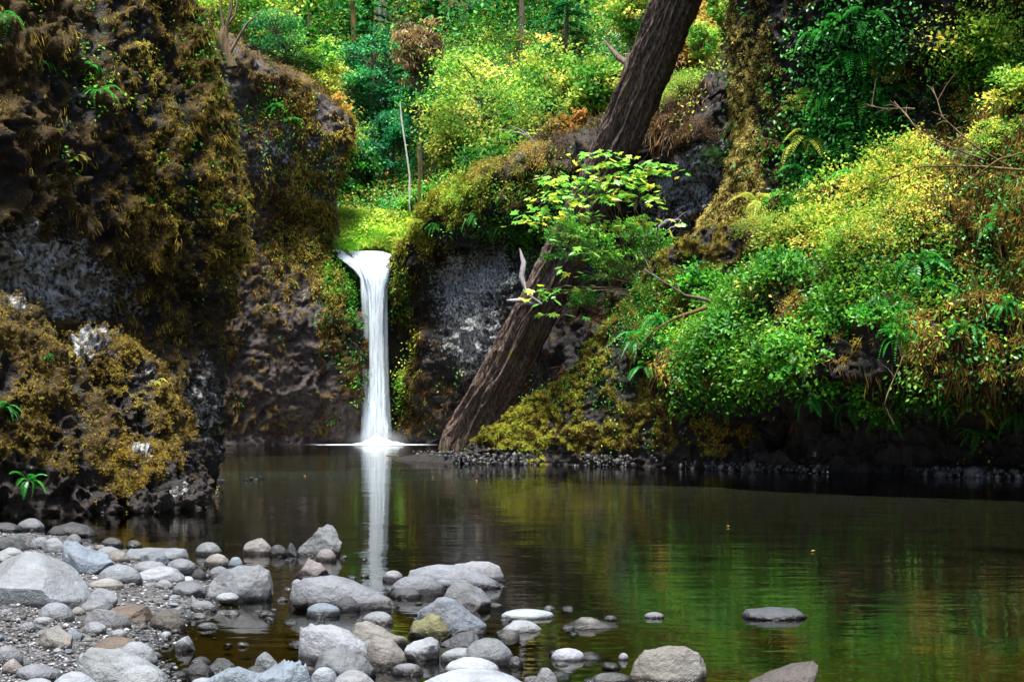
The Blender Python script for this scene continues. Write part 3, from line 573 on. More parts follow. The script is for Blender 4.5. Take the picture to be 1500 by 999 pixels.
# spray
m, nd, lk, out = mat('spray'); pv = nd.new('ShaderNodeVolumePrincipled'); pv.inputs['Color'].default_value = (0.9, 0.95, 1, 1); pv.inputs['Anisotropy'].default_value = 0.2
tc = nd.new('ShaderNodeTexCoord'); vl = nd.new('ShaderNodeVectorMath'); vl.operation = 'LENGTH'; lk.new(tc.outputs['Object'], vl.inputs[0])
lk.new(math_(nd, lk, 'MULTIPLY', math_(nd, lk, 'POWER', rangemap(nd, lk, vl.outputs['Value'], 0.0, 1.0, 1.0, 0.0), 3.0), 1.6), pv.inputs['Density']); lk.new(pv.outputs[0], out.inputs['Volume'])
ico = bpy.data.meshes.new('spray'); import bmesh
bm = bmesh.new(); bmesh.ops.create_icosphere(bm, subdivisions=3, radius=1.0); bm.to_mesh(ico); bm.free()
o = link('spray', ico, m, wf); o.location = (0.0, -0.6, 0.25); o.scale = (2.6, 1.6, 0.9)
# stream above the lip
me = mesh_np('stream', [(-10.4, 79.1, 10.32), (-6.0, 79.1, 10.22), (-5.4, 86, 10.6), (-12, 86, 10.6)], np.array([[0, 1, 2, 3]]))
link('stream', me, bpy.data.materials['pool_water'], kind='structure')
# ------------------------------------------------------------------ river stones
def ico(sub):
    bm = bmesh.new(); bmesh.ops.create_icosphere(bm, subdivisions=sub, radius=1.0)
    V = np.array([v.co[:] for v in bm.verts]); Fq = np.array([[v.index for v in f.verts] for f in bm.faces]); bm.free(); return V, Fq
ICO = {k: ico(k) for k in (2, 3, 4, 5, 6)}
def sizes(): pass
COLS = dict(grey=(.34, .345, .36), pale=(.56, .565, .58), white=(.74, .76, .80), blue=(.36, .42, .48), tan=(.46, .41, .36), pink=(.50, .42, .40), dark=(.12, .125, .135),
            wet=(.07, .07, .075), brown=(.30, .20, .14), green=(.32, .31, .12), mid=(.42, .43, .45), rust=(.20, .155, .125))
def stone(x0, x1, yt, yb, colr, label, kind='round', prof=None, planes=None, seed=None, depth=0.75, wet=0.03, egg=False, tilt=0, sub=5, name='river_stone', group=None, edge=1.0, rot=None):
    seed = seed if seed is not None else int(x0 * 7 + yb * 13) % 9973
    r = np.random.default_rng(seed)
    z = 0.0
    for _ in range(4):
        Yb = Yat(yb, z); xw = ((x0 + x1) / 2 - 750) / F * Yb; z = max(0.0, float(ground_z(xw, Yb)))
    wdt = (x1 - x0) / F * Yb; a_ = wdt / 2; b_ = a_ * depth
    Yc = Yb + b_ * 0.75; a_ = (x1 - x0) / F * Yc / 2; cxw = ((x0 + x1) / 2 - 750) / F * Yc
    ztop = CH - (yt - HZ) / F * (Yc + 0.1 * b_); h = max(0.02, ztop - z)
    V, Fq = ICO[sub]; V = V.copy()
    if kind in ('angular', 'jagged'):
        for i in range(11 if kind == 'angular' else 16):
            nrm_ = r.normal(size=3); nrm_ /= np.linalg.norm(nrm_); d = r.uniform(0.62, 0.86)
            ex = np.clip(V @ nrm_ - d, 0, None); V -= ex[:, None] * nrm_[None] * 0.93 * edge
    elif kind == 'worn':
        for i in range(7):
            nrm_ = r.normal(size=3); nrm_ /= np.linalg.norm(nrm_); d = r.uniform(0.70, 0.9)
            ex = np.clip(V @ nrm_ - d, 0, None); V -= ex[:, None] * nrm_[None] * 0.75
    if planes:
        V = np.sign(V) * np.abs(V) ** 0.62; V /= np.abs(V).max()
        for nx_, ny_, nz_, d in planes:
            nrm_ = np.array([nx_, ny_, nz_], float); nrm_ /= np.linalg.norm(nrm_); ex = np.clip(V @ nrm_ - d, 0, None); V -= ex[:, None] * nrm_[None] * .97
    V /= np.abs(V).max(0)
    so = r.uniform(0, 90, 3)
    am = dict(plain=0.035, round=0.045, worn=0.07, angular=0.06, jagged=0.08, flat=0.05)[kind]
    V = V * (1 + am * fbm(V + so, 1.3, 3, 2) + am * 0.45 * fbm(V + so, 4.5, 4, 3))[:, None]
    if kind == 'jagged': V = V * (1 + 0.08 * (0.5 - billow((V + so) * np.array([1.8, .7, .5]), 1.8, 4, 4)))[:, None]
    if kind == 'angular': V = V * (1 + 0.05 * (0.5 - billow((V + so) * np.array([1, 1, 2.2]), 1.6, 4, 4)))[:, None]
    if egg:
        V[:, 2] = V[:, 2] * h * 0.52 + h * 0.46
    else:
        if kind == 'flat': V[:, 2] = np.sign(V[:, 2]) * np.abs(V[:, 2]) ** 0.8
        up = V[:, 2] > 0
        if prof:
            pu = (np.array([p[0] for p in prof]) - x0) / (x1 - x0) * 2 - 1; pz = np.array([(yb - p[1]) / (yb - yt) for p in prof])
            lim = np.sqrt(np.clip(1 - V[:, 0] ** 2, 0.02, 1)); q_ = np.interp(V[:, 0], np.r_[-1, pu, 1], np.r_[0.05, pz, 0.05])
            V[:, 2] = np.where(up, np.clip(V[:, 2] / lim, 0, 1.15) * q_ * h, V[:, 2] * 0.45 * h)
        else: V[:, 2] = np.where(up, V[:, 2] * h, V[:, 2] * 0.55 * h)
    if tilt:
        V[:, 2] += np.where(V[:, 2] > 0, V[:, 0] * tilt * h, 0)
    V[:, 0] *= a_; V[:, 1] *= b_
    me = mesh_np(name, V, Fq, None, True)
    o = link(name, me, M['stone'], label=label, category='stone'); o.location = (cxw, Yc, z)
    c_ = np.array(COLS[colr]) * np.array([.375, .41, .445]) * r.uniform(0.78, 1.15) * (1 + r.uniform(-.03, .03, 3)); o.color = (*np.clip(c_, 0, .9), 1)
    o['wet'] = float(wet if z < 0.02 else z + .018 if wet >= 0 else -1.0)
    if group: o['group'] = group
    NAMED.append((cxw, Yc, a_, label)); return o
NAMED = []
CUT = (' in ', ' with ', ' behind ', ' beside ', ' lying ', ' at ', ' tucked ', ' against ', ' off ', ' by ', ' alone ', ' pressed ', ' peeping ', ' between ', ' forming ', ' squeezed ', ' standing ', ' rising ', ' next ', ' showing ', ' leaning ', ' near ', ' half ', ' just ', ' partly ', ' resting ', ' past ', ' above ', ' below ', ' under ', ' cut ', ' pointing ', ' touching ', ' leaning ', ' leaning', ', ')
S = stone
# by the far edge of the bar
S(-14, 30, 765, 779, 'wet', 'low wet stone half under water beside the lone grey dome stone')
S(25, 66, 759, 776, 'grey', 'grey dome-shaped stone alone in the still shallows under the mossy boulders', 'round')
S(68, 142, 764, 786, 'wet', 'long dark whale-backed stone lying flat in the shallows near the mossy boulders', 'flat', [(80, 772), (105, 764), (125, 769)])
S(-20, 47, 783, 808, 'dark', 'dark slate-blue block with a crest, behind the great pale slab', 'angular', [(-5, 790), (25, 784), (40, 796)])
S(43, 76, 786, 806, 'mid', 'smooth light grey stone tucked behind the crest of the great pale slab')
S(95, 121, 782, 799, 'grey', 'rounded grey stone peeping over the blue-grey block at the bar edge')
S(60, 100, 787, 812, 'pale', 'pale stone with yellowish top between the slab peak and the bar edge', 'worn')
S(-10, 38, 802, 824, 'pale', 'flat pale stone with dark underside at the back of the great slab', 'worn')
S(-40, 126, 797, 890, 'pale', 'great pale angular slab with a shaded face, largest rock on the bar', 'plain', planes=[(0.05, -.42, 1, .52), (0, -1, -.06, .62), (.75, -.25, .75, .60), (-.55, -.3, 1, .66), (.95, -.55, .1, .78), (.5, -.2, 1, .62)], seed=5, depth=0.7, sub=6)
S(92, 170, 793, 842, 'blue', 'blue-grey blocky rock with a sloping top behind the great pale slab', 'angular', [(97, 797), (110, 795), (135, 806), (158, 814), (168, 828)], seed=12)
S(147, 181, 787, 801, 'wet', 'glossy wet stone in the water just past the bar edge', 'round'); S(185, 208, 791, 803, 'wet', 'small glossy black stone with a bright wet tip off the bar edge', 'round')
S(140, 178, 800, 816, 'mid', 'grey oval stone at the waterline beside the blue-grey blocky rock')
S(155, 190, 806, 824, 'tan', 'brownish flat stone pressed against the blue-grey blocky rock', 'flat')
S(180, 276, 801, 822, 'mid', 'long low grey stone forming the outer edge of the bar', 'flat', [(190, 806), (215, 802), (255, 803), (270, 808)])
S(200, 256, 806, 832, 'blue', 'blue-grey wedge stone lying against the long low edge stone', 'angular')
S(194, 247, 821, 839, 'pale', 'pale flat stone in front of the blue-grey wedge stone', 'flat')
S(245, 286, 817, 845, 'mid', 'round grey ball stone at the end of the bar edge', 'round', egg=True)
S(280, 303, 833, 850, 'wet', 'small black wet stone squeezed beside the round ball stone')
S(143, 208, 827, 857, 'mid', 'smooth humped grey stone between the slab and the long pale stone', 'round', depth=0.6)
S(198, 272, 829, 854, 'pale', 'long light grey stone beside the smooth humped stone', 'worn', depth=0.5)
S(126, 182, 846, 864, 'tan', 'low tan stone half buried in gravel beside the great slab', 'worn')
S(122, 174, 859, 892, 'mid', 'pale faceted stone leaning at the corner of the great slab', 'angular', seed=33)
S(120, 166, 874, 896, 'grey', 'dull grey stone at the foot of the faceted stone', 'worn')
S(246, 303, 851, 874, 'grey', 'flat-topped grey stone behind the pale tapered stone', 'worn')
S(226, 254, 849, 863, 'pale', 'small pale pebble-like stone in the gravel behind the brown stone')
S(278, 319, 871, 896, 'mid', 'pale tapered stone with a little horn at the gravel edge', 'round', [(281, 872), (290, 880), (305, 880), (315, 888)])
S(286, 325, 794, 813, 'grey', 'grey dome stone standing in water off the end of the bar')
S(299, 336, 811, 829, 'tan', 'greenish grey stone in water in front of the grey dome stone')
S(334, 356, 815, 832, 'blue', 'small blue-grey stone beside the biggest rounded boulder')
S(305, 338, 829, 848, 'mid', 'light grey stone behind the shoulder of the biggest rounded boulder')
S(302, 400, 827, 880, 'mid', 'big rounded pale boulder at the tip of the gravel bar', 'worn', [(308, 852), (330, 836), (355, 828), (380, 829), (394, 842), (399, 862)], seed=21, depth=0.7, sub=6)
S(317, 350, 867, 885, 'pale', 'small pale egg stone against the foot of the big rounded boulder', egg=True)
S(54, 109, 882, 911, 'mid', 'smooth grey dome stone in the gravel below the great slab')
S(120, 191, 891, 922, 'mid', 'light grey oval stone with a blunt end next to the brown broken stone', 'worn', depth=0.5)
S(155, 226, 883, 915, 'brown', 'reddish brown broken stone lying across the gravel', 'angular', [(165, 890), (190, 885), (215, 890)], seed=9)
S(220, 274, 893, 924, 'rust', 'dark brown wet stone pointing into the side pool', 'worn', tilt=-.3)
S(48, 80, 903, 916, 'pale', 'small flat pale stone beside the smooth grey dome stone', 'flat'); S(121, 159, 910, 930, 'pale', 'small white-topped stone below the light grey oval stone', 'worn')
S(104, 126, 888, 903, 'tan', 'small sandy stone between the dome stone and the oval stone')
S(57, 110, 917, 952, 'tan', 'sandy faceted stone alone in fine gravel', 'angular', seed=14)
S(24, 56, 907, 924, 'mid', 'small grey wedge in the gravel beside the sandy faceted stone', 'worn'); S(94, 126, 919, 940, 'blue', 'slim blue-grey shard in the gravel', 'angular')
S(162, 186, 921, 936, 'pale', 'small bright cobble behind the brown and white pair of stones')
S(134, 210, 932, 958, 'brown', 'tan stone partly hidden under a pale rounded stone', 'round')
S(168, 231, 938, 978, 'pale', 'pale rounded stone resting on the tan stone by the side pool', 'round', seed=77)
S(108, 250, 948, 1012, 'pale', 'large pale slab with a dark pitted face at the edge of the side pool', 'worn', [(118, 960), (140, 950), (175, 952), (215, 970), (240, 990)], seed=8, depth=.55, sub=6)
S(168, 246, 973, 1030, 'white', 'bluish white rounded stone leaning on the pitted slab', 'round', seed=91)
S(68, 150, 983, 1035, 'white', 'smooth white dome stone in front of the pitted slab', 'round')
S(20, 90, 971, 1000, 'mid', 'long grey stone with a pointed end beside the smooth white dome', 'worn')
S(-12, 34, 945, 975, 'grey', 'plain grey stone above the gravel corner, cut by the frame edge', 'round'); S(2, 37, 966, 990, 'tan', 'dull tan stone just below the plain grey stone', 'worn')
S(30, 82, 992, 1020, 'pale', 'pale flat stone showing only its top beside the white dome', 'flat')
S(252, 286, 929, 953, 'mid', 'slim stone with a white sunlit top standing in the side pool', 'angular', seed=4)
S(270, 312, 969, 996, 'wet', 'glossy black stone in the side pool behind the jagged blue rock', 'round'); S(300, 346, 964, 990, 'wet', 'wet black wedge stone beside the glossy black stone', 'angular')
S(368, 412, 955, 990, 'mid', 'grey stone tucked behind the crest of the jagged blue rock', 'worn')
S(300, 460, 944, 1040, 'blue', 'big jagged blue-grey rock rising to a sharp point', 'jagged', prof=[(305, 1003), (330, 990), (350, 983), (378, 988), (400, 970), (425, 952), (440, 945), (448, 950), (454, 985)], seed=3, depth=.45, sub=6)
S(270, 330, 992, 1030, 'pale', 'pale flat stone at the foot of the jagged blue rock', 'flat')
S(436, 507, 769, 814, 'grey', 'craggy grey rock standing by itself behind the long smooth stone', 'jagged', [(440, 795), (455, 778), (468, 770), (485, 771), (497, 784), (505, 797)], seed=44, depth=.6, sub=6)
S(463, 493, 803, 822, 'pink', 'small pinkish stone at the foot of the craggy grey rock')
S(355, 399, 789, 812, 'tan', 'tan rounded stone in the shallows between dome stone and craggy rock', 'worn'); S(394, 421, 797, 815, 'wet', 'wet dark stone next to the tan rounded stone'); S(417, 439, 794, 815, 'wet', 'small wet stone touching the craggy grey rock', 'angular')
S(431, 484, 815, 845, 'pink', 'pinkish stone with a dark wet base behind the long smooth stone', 'angular', [(436, 830), (452, 816), (470, 822)], wet=.06, seed=6)
S(422, 584, 840, 892, 'mid', 'long smooth whale-backed stone lying across the shallows', 'round', [(428, 858), (445, 846), (485, 841), (515, 850), (545, 865), (572, 880)], depth=.38, wet=.05, sub=6)
S(428, 452, 872, 893, 'dark', 'small dark ball stone under the head of the long smooth stone', egg=True); S(489, 528, 873, 896, 'dark', 'dark round stone in front of the long smooth stone')
S(448, 499, 883, 903, 'blue', 'flat pale blue stone just above the water', 'flat')
S(560, 592, 835, 851, 'pale', 'small pale stone between the long smooth stone and the speckled pair')
S(652, 741, 820, 852, 'pale', 'pale cracked stone lying behind the speckled grey one', 'round', [(665, 827), (690, 822), (715, 821), (732, 828)], depth=.4)
S(594, 742, 826, 862, 'mid', 'long speckled grey stone, the outermost of the big ones', 'round', [(600, 838), (625, 829), (640, 827), (675, 829), (705, 840), (730, 855)], depth=.36, sub=6)
S(571, 652, 842, 872, 'grey', 'dark grey oval stone in front of the long speckled stone', 'round', depth=.5, wet=.05); S(571, 617, 861, 876, 'dark', 'thin wet stone at the foot of the dark grey oval stone', 'flat')
S(644, 726, 851, 894, 'grey', 'humpbacked grey boulder behind the blue wedge', 'angular', [(655, 868), (668, 855), (683, 852), (705, 862), (720, 880)], seed=18, wet=.04)
S(610, 723, 869, 930, 'blue', 'smooth blue-grey wedge stone sloping down to the water', 'angular', [(613, 890), (622, 875), (640, 870), (665, 878), (695, 905), (715, 920)], seed=23, depth=.55, edge=.8)
S(597, 661, 896, 934, 'green', 'yellow-green algae-stained stone against the blue wedge', 'angular', [(605, 910), (630, 898), (645, 902), (655, 920)], seed=27, edge=.8)
S(643, 704, 917, 948, 'dark', 'dark slaty stone with a bright flat top', 'angular', [(650, 930), (670, 924), (692, 918), (700, 930)], seed=35, wet=0)
S(529, 577, 895, 915, 'pale', 'pale rounded stone behind the long tan slab', 'round'); S(489, 601, 900, 952, 'tan', 'long tan slab with a flat light top and dark front', 'angular', [(492, 905), (510, 902), (545, 908), (585, 914), (598, 925)], seed=31, depth=.45)
S(436, 549, 908, 973, 'pale', 'large pale boulder with a rounded shoulder in mid shallows', 'worn', [(440, 925), (455, 910), (485, 911), (512, 924), (535, 945), (545, 962)], seed=37, depth=.6, sub=6, wet=.04)
S(535, 597, 928, 978, 'tan', 'egg-shaped tan stone leaning against the long slab', 'round', [(540, 938), (550, 930), (575, 937), (592, 958)], egg=False)
S(592, 651, 931, 966, 'pale', 'pale broken stone awash with bright ripples', 'angular', seed=41); S(646, 704, 948, 970, 'white', 'flat white wet stone awash beside the oval grey stone', 'flat')
S(679, 752, 934, 973, 'grey', 'dark grey oval stone just past the slaty stone', 'round', wet=.03)
S(648, 734, 962, 992, 'white', 'smooth white oval stone behind the largest white one', 'round'); S(600, 786, 978, 1040, 'white', 'largest smooth white stone, cut by the bottom frame edge', 'round', depth=.5, sub=6)
S(448, 548, 951, 995, 'grey', 'grey stone with an orange patch below the large pale boulder', 'worn', seed=52); S(456, 494, 976, 1015, 'white', 'small bright white stone beside the jagged rock tip', 'round', egg=True)
S(484, 550, 981, 1020, 'pale', 'pale grey stone at the frame edge below the orange-patched stone', 'round'); S(574, 620, 971, 988, 'mid', 'flat wet stone with glints, awash between tan egg and white oval', 'flat')
S(734, 811, 892, 906, 'white', 'flat white stone barely breaking the surface past the blue wedge', 'flat', wet=0); S(735, 792, 908, 925, 'pale', 'low wet stone in front of the flat white one', 'worn', wet=.0)
S(829, 906, 899, 920, 'tan', 'little mound-shaped stone with a greenish top out in the water', 'worn', [(838, 910), (852, 900), (866, 903), (880, 911)])
S(808, 856, 949, 967, 'white', 'flat oval white stone by itself near the frame bottom', 'flat', wet=0); S(906, 921, 956, 966, 'white', 'tiny white stone between the oval and the rust-stained boulder', 'flat', wet=0)
S(920, 1036, 944, 1003, 'tan', 'big boulder with rust and yellow stains standing in clear water', 'worn', [(928, 968), (945, 955), (975, 948), (1000, 945), (1022, 956), (1033, 975)], seed=61, depth=.6, sub=6)
S(866, 926, 985, 1000, 'pale', 'flat wet stones edge beside the rust-stained boulder', 'flat'); S(778, 818, 976, 1012, 'pale', 'wet stone with white glints beside the largest white stone', 'worn', wet=.02)
S(1086, 1182, 888, 907, 'dark', 'long flat dark stone alone in open water', 'flat', [(1095, 894), (1130, 889), (1165, 892)], wet=.01)
S(1090, 1208, 967, 1030, 'rust', 'dark wedge-shaped rock rising to a blunt crest at the frame bottom', 'angular', [(1100, 1000), (1130, 985), (1165, 973), (1190, 969), (1205, 985)], seed=66, wet=-1)
S(743, 767, 961, 978, 'dark', 'small black stone near the end of the white stones', 'round'); S(944, 973, 896, 905, 'mid', 'sliver of stone showing above water behind the stained boulder', 'flat', wet=0)
S(425, 447, 848, 862, 'pale', 'tiny pale pebble beside the head of the long smooth stone'); S(520, 560, 938, 960, 'grey', 'grey stone wedged under the long tan slab', 'round')
S(355, 395, 975, 1000, 'wet', 'dark stone under water edge beside the jagged blue rock', 'round')
# cobbles packed between them on the bar: individual, small
protos = []
for k in range(8):
    r = np.random.default_rng(300 + k); V, Fq = ICO[3]; V = V.copy()
    for i in range(5):
        nrm_ = r.normal(size=3); nrm_ /= np.linalg.norm(nrm_); ex = np.clip(V @ nrm_ - r.uniform(.7, .9), 0, None); V -= ex[:, None] * nrm_[None] * .8
    V = V * (1 + 0.07 * fbm(V + k * 5, 1.5, 3, k))[:, None] * np.array([1, r.uniform(.65, .9), r.uniform(.4, .62)])
    protos.append(mesh_np('cobble', V, Fq, None, True)); protos[-1].materials.append(M['stone'])
r = np.random.default_rng(11); placed = []; cnt = 0
def zone(x, y):
    px = 750 + x / y * F; py = HZ + CH / y * F
    if py < 800: return 'along the far edge of the gravel bar' , px, py
    if py < 880: return ('between the big slab and the rounded boulder' if px > 120 else 'around the great pale slab'), px, py
    if py < 940: return 'in the middle of the gravel bar', px, py
    return 'at the bottom of the gravel bar', px, py
while cnt < 230:
    py = r.uniform(785, 1010); px = r.uniform(-20, 330); Yw = Yat(py, 0.05); xw = (px - 750) / F * Yw
    if sdist(np.array([xw]), np.array([Yw]))[0] < -0.10: continue
    s = float(r.choice([.025, .035, .05, .07], p=[.35, .35, .2, .1])) * r.uniform(.8, 1.2)
    if any((xw - a_) ** 2 + (Yw - b_) ** 2 < ((s + c_) * .85) ** 2 for a_, b_, c_ in placed): continue
    placed.append((xw, Yw, s)); k = int(r.integers(8)); cn = str(r.choice(['mid', 'pale', 'grey', 'tan', 'white', 'blue', 'dark'], p=[.28, .25, .17, .12, .06, .07, .05]))
    o = bpy.data.objects.new('cobble', protos[k]); col.objects.link(o)
    o.location = (xw, Yw, max(0.0, float(ground_z(xw, Yw))) + s * 0.15); o.scale = (s, s, s); o.rotation_euler = (r.uniform(-.3, .3), r.uniform(-.3, .3), r.uniform(0, 6.28))
    word = dict(mid='light grey', pale='pale', grey='grey', tan='sandy', white='white', blue='blue-grey', dark='dark')[cn]
    sz = 'small' if s > .055 else 'tiny' if s > .034 else 'bean-sized'
    nx, ny, na, nl_ = min(NAMED, key=lambda q: math.hypot(q[0] - xw, q[1] - Yw) - q[2])
    for w_ in CUT: nl_ = nl_.split(w_)[0]
    nl_ = ' '.join(nl_.split()[:5])
    side = ('beyond' if Yw > ny + .12 else 'on the pool side of' if xw > nx + .1 else 'below' if Yw < ny - .12 else 'hard against')
    o['label'] = f'{sz} {word} cobble {side} the {nl_}'; o['category'] = 'cobble'; o['group'] = 'loose cobbles on the gravel bar'
    o.color = (*(np.array(COLS[cn]) * np.array([.36, .40, .43]) * r.uniform(.7, 1.15)), 1); o['wet'] = 0.03 if o.location.z < .02 else -1.0
    cnt += 1
# small stones awash in the shallows
cnt = 0; r = np.random.default_rng(21); sh = []
while cnt < 70:
    px = r.uniform(330, 900) if r.random() < .75 else r.uniform(250, 460); py = r.uniform(815, 1000); Yw = Yat(py); xw = (px - 750) / F * Yw
    if sdist(np.array([xw]), np.array([Yw]))[0] > 0 or (px > 620 and py < 870): continue
    s = r.uniform(.04, .09)
    if any(math.hypot(q[0] - xw, q[1] - Yw) < q[2] * .8 + s * .6 for q in NAMED) or any(math.hypot(q[0] - xw, q[1] - Yw) < q[2] + s for q in sh): continue
    if min(math.hypot(q[0] - xw, q[1] - Yw) - q[2] for q in NAMED) > .35: continue
    sh.append((xw, Yw, s)); cn = str(r.choice(['dark', 'wet', 'grey', 'mid', 'pale', 'tan'], p=[.3, .2, .2, .15, .05, .1])); o = bpy.data.objects.new('cobble', protos[int(r.integers(8))]); col.objects.link(o)
    o.location = (xw, Yw, r.uniform(-.02, .01)); o.scale = (s, s, s); o.rotation_euler = (r.uniform(-.2, .2), r.uniform(-.2, .2), r.uniform(0, 6.28))
    nx, ny, na, nl_ = min(NAMED, key=lambda q: math.hypot(q[0] - xw, q[1] - Yw) - q[2])
    for w_ in CUT: nl_ = nl_.split(w_)[0]
    nl_ = ' '.join(nl_.split()[:5])
    side = ('beyond' if Yw > ny + .12 else 'on the pool side of' if xw > nx + .1 else 'in front of' if Yw < ny - .12 else 'beside')
    word = dict(mid='grey', pale='pale', grey='dull grey', tan='sandy', wet='black', dark='dark')[cn]
    o['label'] = f'wet {word} cobble awash {side} the {nl_}'; o['category'] = 'cobble'; o['group'] = 'cobbles awash in the shallows'
    o.color = (*(np.array(COLS[cn]) * np.array([.42, .455, .49])), 1); o['wet'] = .03; cnt += 1
# fine gravel
V2, F2 = ICO[2]; V1, F1 = ico(1)
VV, FF, RR, n = [], [], [], 0
N_ = 15000; py = r.uniform(775, 1030, N_); px = r.uniform(-40, 400, N_); Yw = Yat(py, 0.05); xw = (px - 750) / F * Yw
dd = sdist(xw, Yw); keep = dd > -0.16 + 0.10 * r.normal(size=N_); xw, Yw = xw[keep], Yw[keep]; zg = ground_z(xw, Yw)
sc = r.uniform(.006, .017, len(xw)) * (1 + (r.random(len(xw)) < .1)); q_ = r.uniform(.6, 1, (len(xw), 3))
ang = r.uniform(0, 6.28, len(xw)); Vb = V1[None] * q_[:, None] * sc[:, None, None] * np.array([1, 1, .6])
Vb = np.stack([Vb[..., 0] * np.cos(ang)[:, None] - Vb[..., 1] * np.sin(ang)[:, None], Vb[..., 0] * np.sin(ang)[:, None] + Vb[..., 1] * np.cos(ang)[:, None], Vb[..., 2]], -1)
Vb = Vb + np.stack([xw, Yw, zg + sc * .35], -1)[:, None]
Fb = F1[None] + (np.arange(len(xw)) * len(V1))[:, None, None]
m, nd, lk, out = mat('gravel_pebbles')
c = ramp(nd, lk, attr(nd, 'rnd'), [(0, (0.012, 0.012, 0.013)), (0.5, (0.045, 0.046, 0.05)), (0.85, (0.13, 0.13, 0.135)), (1, (0.34, 0.345, 0.36))])
b = nd.new('ShaderNodeBsdfPrincipled'); lk.new(c, b.inputs['Base Color'])
g = nd.new('ShaderNodeNewGeometry'); sx = nd.new('ShaderNodeSeparateXYZ'); lk.new(g.outputs['Position'], sx.inputs[0]); lk.new(rangemap(nd, lk, sx.outputs[2], .02, .05, .12, .7), b.inputs['Roughness']); lk.new(b.outputs[0], out.inputs[0])
me = mesh_np('gravel', Vb.reshape(-1, 3), Fb.reshape(-1, 3), {'rnd': np.repeat(r.random(len(xw)), len(V1))}, False)
link('gravel', me, m, kind='stuff')
# wet black cobbles lining the feet of the banks
def foot(name, plan, n, s0, s1, seed, zr=(0, .35), spread=.5):
    r = np.random.default_rng(seed); plan = np.array(plan, float); s = np.r_[0, np.cumsum(np.hypot(*np.diff(plan, axis=0).T))]
    u = r.uniform(0, s[-1], n); x = np.interp(u, s, plan[:, 0]); y = np.interp(u, s, plan[:, 1]) ; tq = r.random(n)
    kf = fbm(np.stack([x, y, 0 * x], -1), .7, 3, seed) > -.25 + .5 * (r.random(n) - .5); x, y, tq = x[kf], y[kf], tq[kf]; n = len(x)
    z = zr[0] + (zr[1] - zr[0]) * tq; y = y + (tq - .3) * spread + r.normal(0, .08, n); x = x + r.normal(0, .1, n)
    sc = (s0 + (s1 - s0) * r.random(n) ** 2.5) * (1 + 1.2 * (r.random(n) > .97)); V, Fq = ico(1); z = z - sc * .3; q_ = r.uniform(.55, 1, (n, 3)); Vb = V[None] * q_[:, None] * sc[:, None, None]
    Vb = Vb * (1 + .25 * fbm(V[None] * 1.0 + r.uniform(0, 50, (n, 1, 3)), 1.4, 2, seed))[..., None] + np.stack([x, y, z], -1)[:, None]
    me = mesh_np(name, Vb.reshape(-1, 3), (Fq[None] + (np.arange(n) * len(V))[:, None, None]).reshape(-1, 3), {'rnd': np.repeat(r.random(n) * .5, len(V))}, False)
    link(name, me, M['wetpeb'], kind='stuff')
m, nd, lk, out = mat('wet_pebbles')
c = ramp(nd, lk, attr(nd, 'rnd'), [(0, (0.005, 0.005, 0.0055)), (0.42, (0.018, 0.018, 0.019)), (0.5, (0.07, 0.07, 0.072))]); b = nd.new('ShaderNodeBsdfPrincipled'); lk.new(c, b.inputs['Base Color']); b.inputs['Roughness'].default_value = .6; lk.new(b.outputs[0], out.inputs[0]); M['wetpeb'] = m
foot('rubble', [(-5.0, 52.5), (-3.6, 50.0), (-2.4, 48.2), (-1.9, 46.6), (-.6, 45.7), (1.2, 44.8), (3, 43.8), (4.6, 42.6)], 800, .03, .13, 5)
foot('rubble', [(5.2, 42), (6.9, 40.1), (8.9, 38.2), (11.5, 36.5), (13.9, 34.6), (16, 31.6)], 850, .025, .14, 6, zr=(0, .22), spread=.6)
foot('rubble', [(-14, 21.8), (-9.5, 22.6), (-7.2, 23.6), (-6.2, 25.0), (-6.6, 27)], 500, .05, .2, 7, zr=(0, .5), spread=.7)
foot('rubble', [(-7.3, 33.6), (-6.7, 34), (-6.3, 34.6)], 60, .05, .16, 8, zr=(0, .1))
# toe of the spit under the rubble
for nm, (x0_, y0_, x1_, y1_, hh_, w_) in {'toe': (-4.8, 52.3, -1.4, 47.2, .30, 1.0)}.items():
    t = np.linspace(0, 1, 60); s_ = np.linspace(-1, 1, 24); T_, S_ = np.meshgrid(t, s_, indexing='ij')
    Px = x0_ + (x1_ - x0_) * T_ + S_ * .8 * w_; Py = y0_ + (y1_ - y0_) * T_ + S_ * .6 * w_; Pz = -.12 + (hh_ + .1) * (1 - S_ ** 2) * smooth(T_, 0, .6)
    Pq = np.stack([Px, Py, Pz + .04 * fbm(np.stack([Px, Py, Pz], -1), 3, 3, 2)], -1)
    link('spit', mesh_np('spit', Pq.reshape(-1, 3), grid_faces(60, 24), {'moss': Px.ravel() * 0 - .5, 'lich': Px.ravel() * 0}, True), M['cliff_dark'], kind='structure')
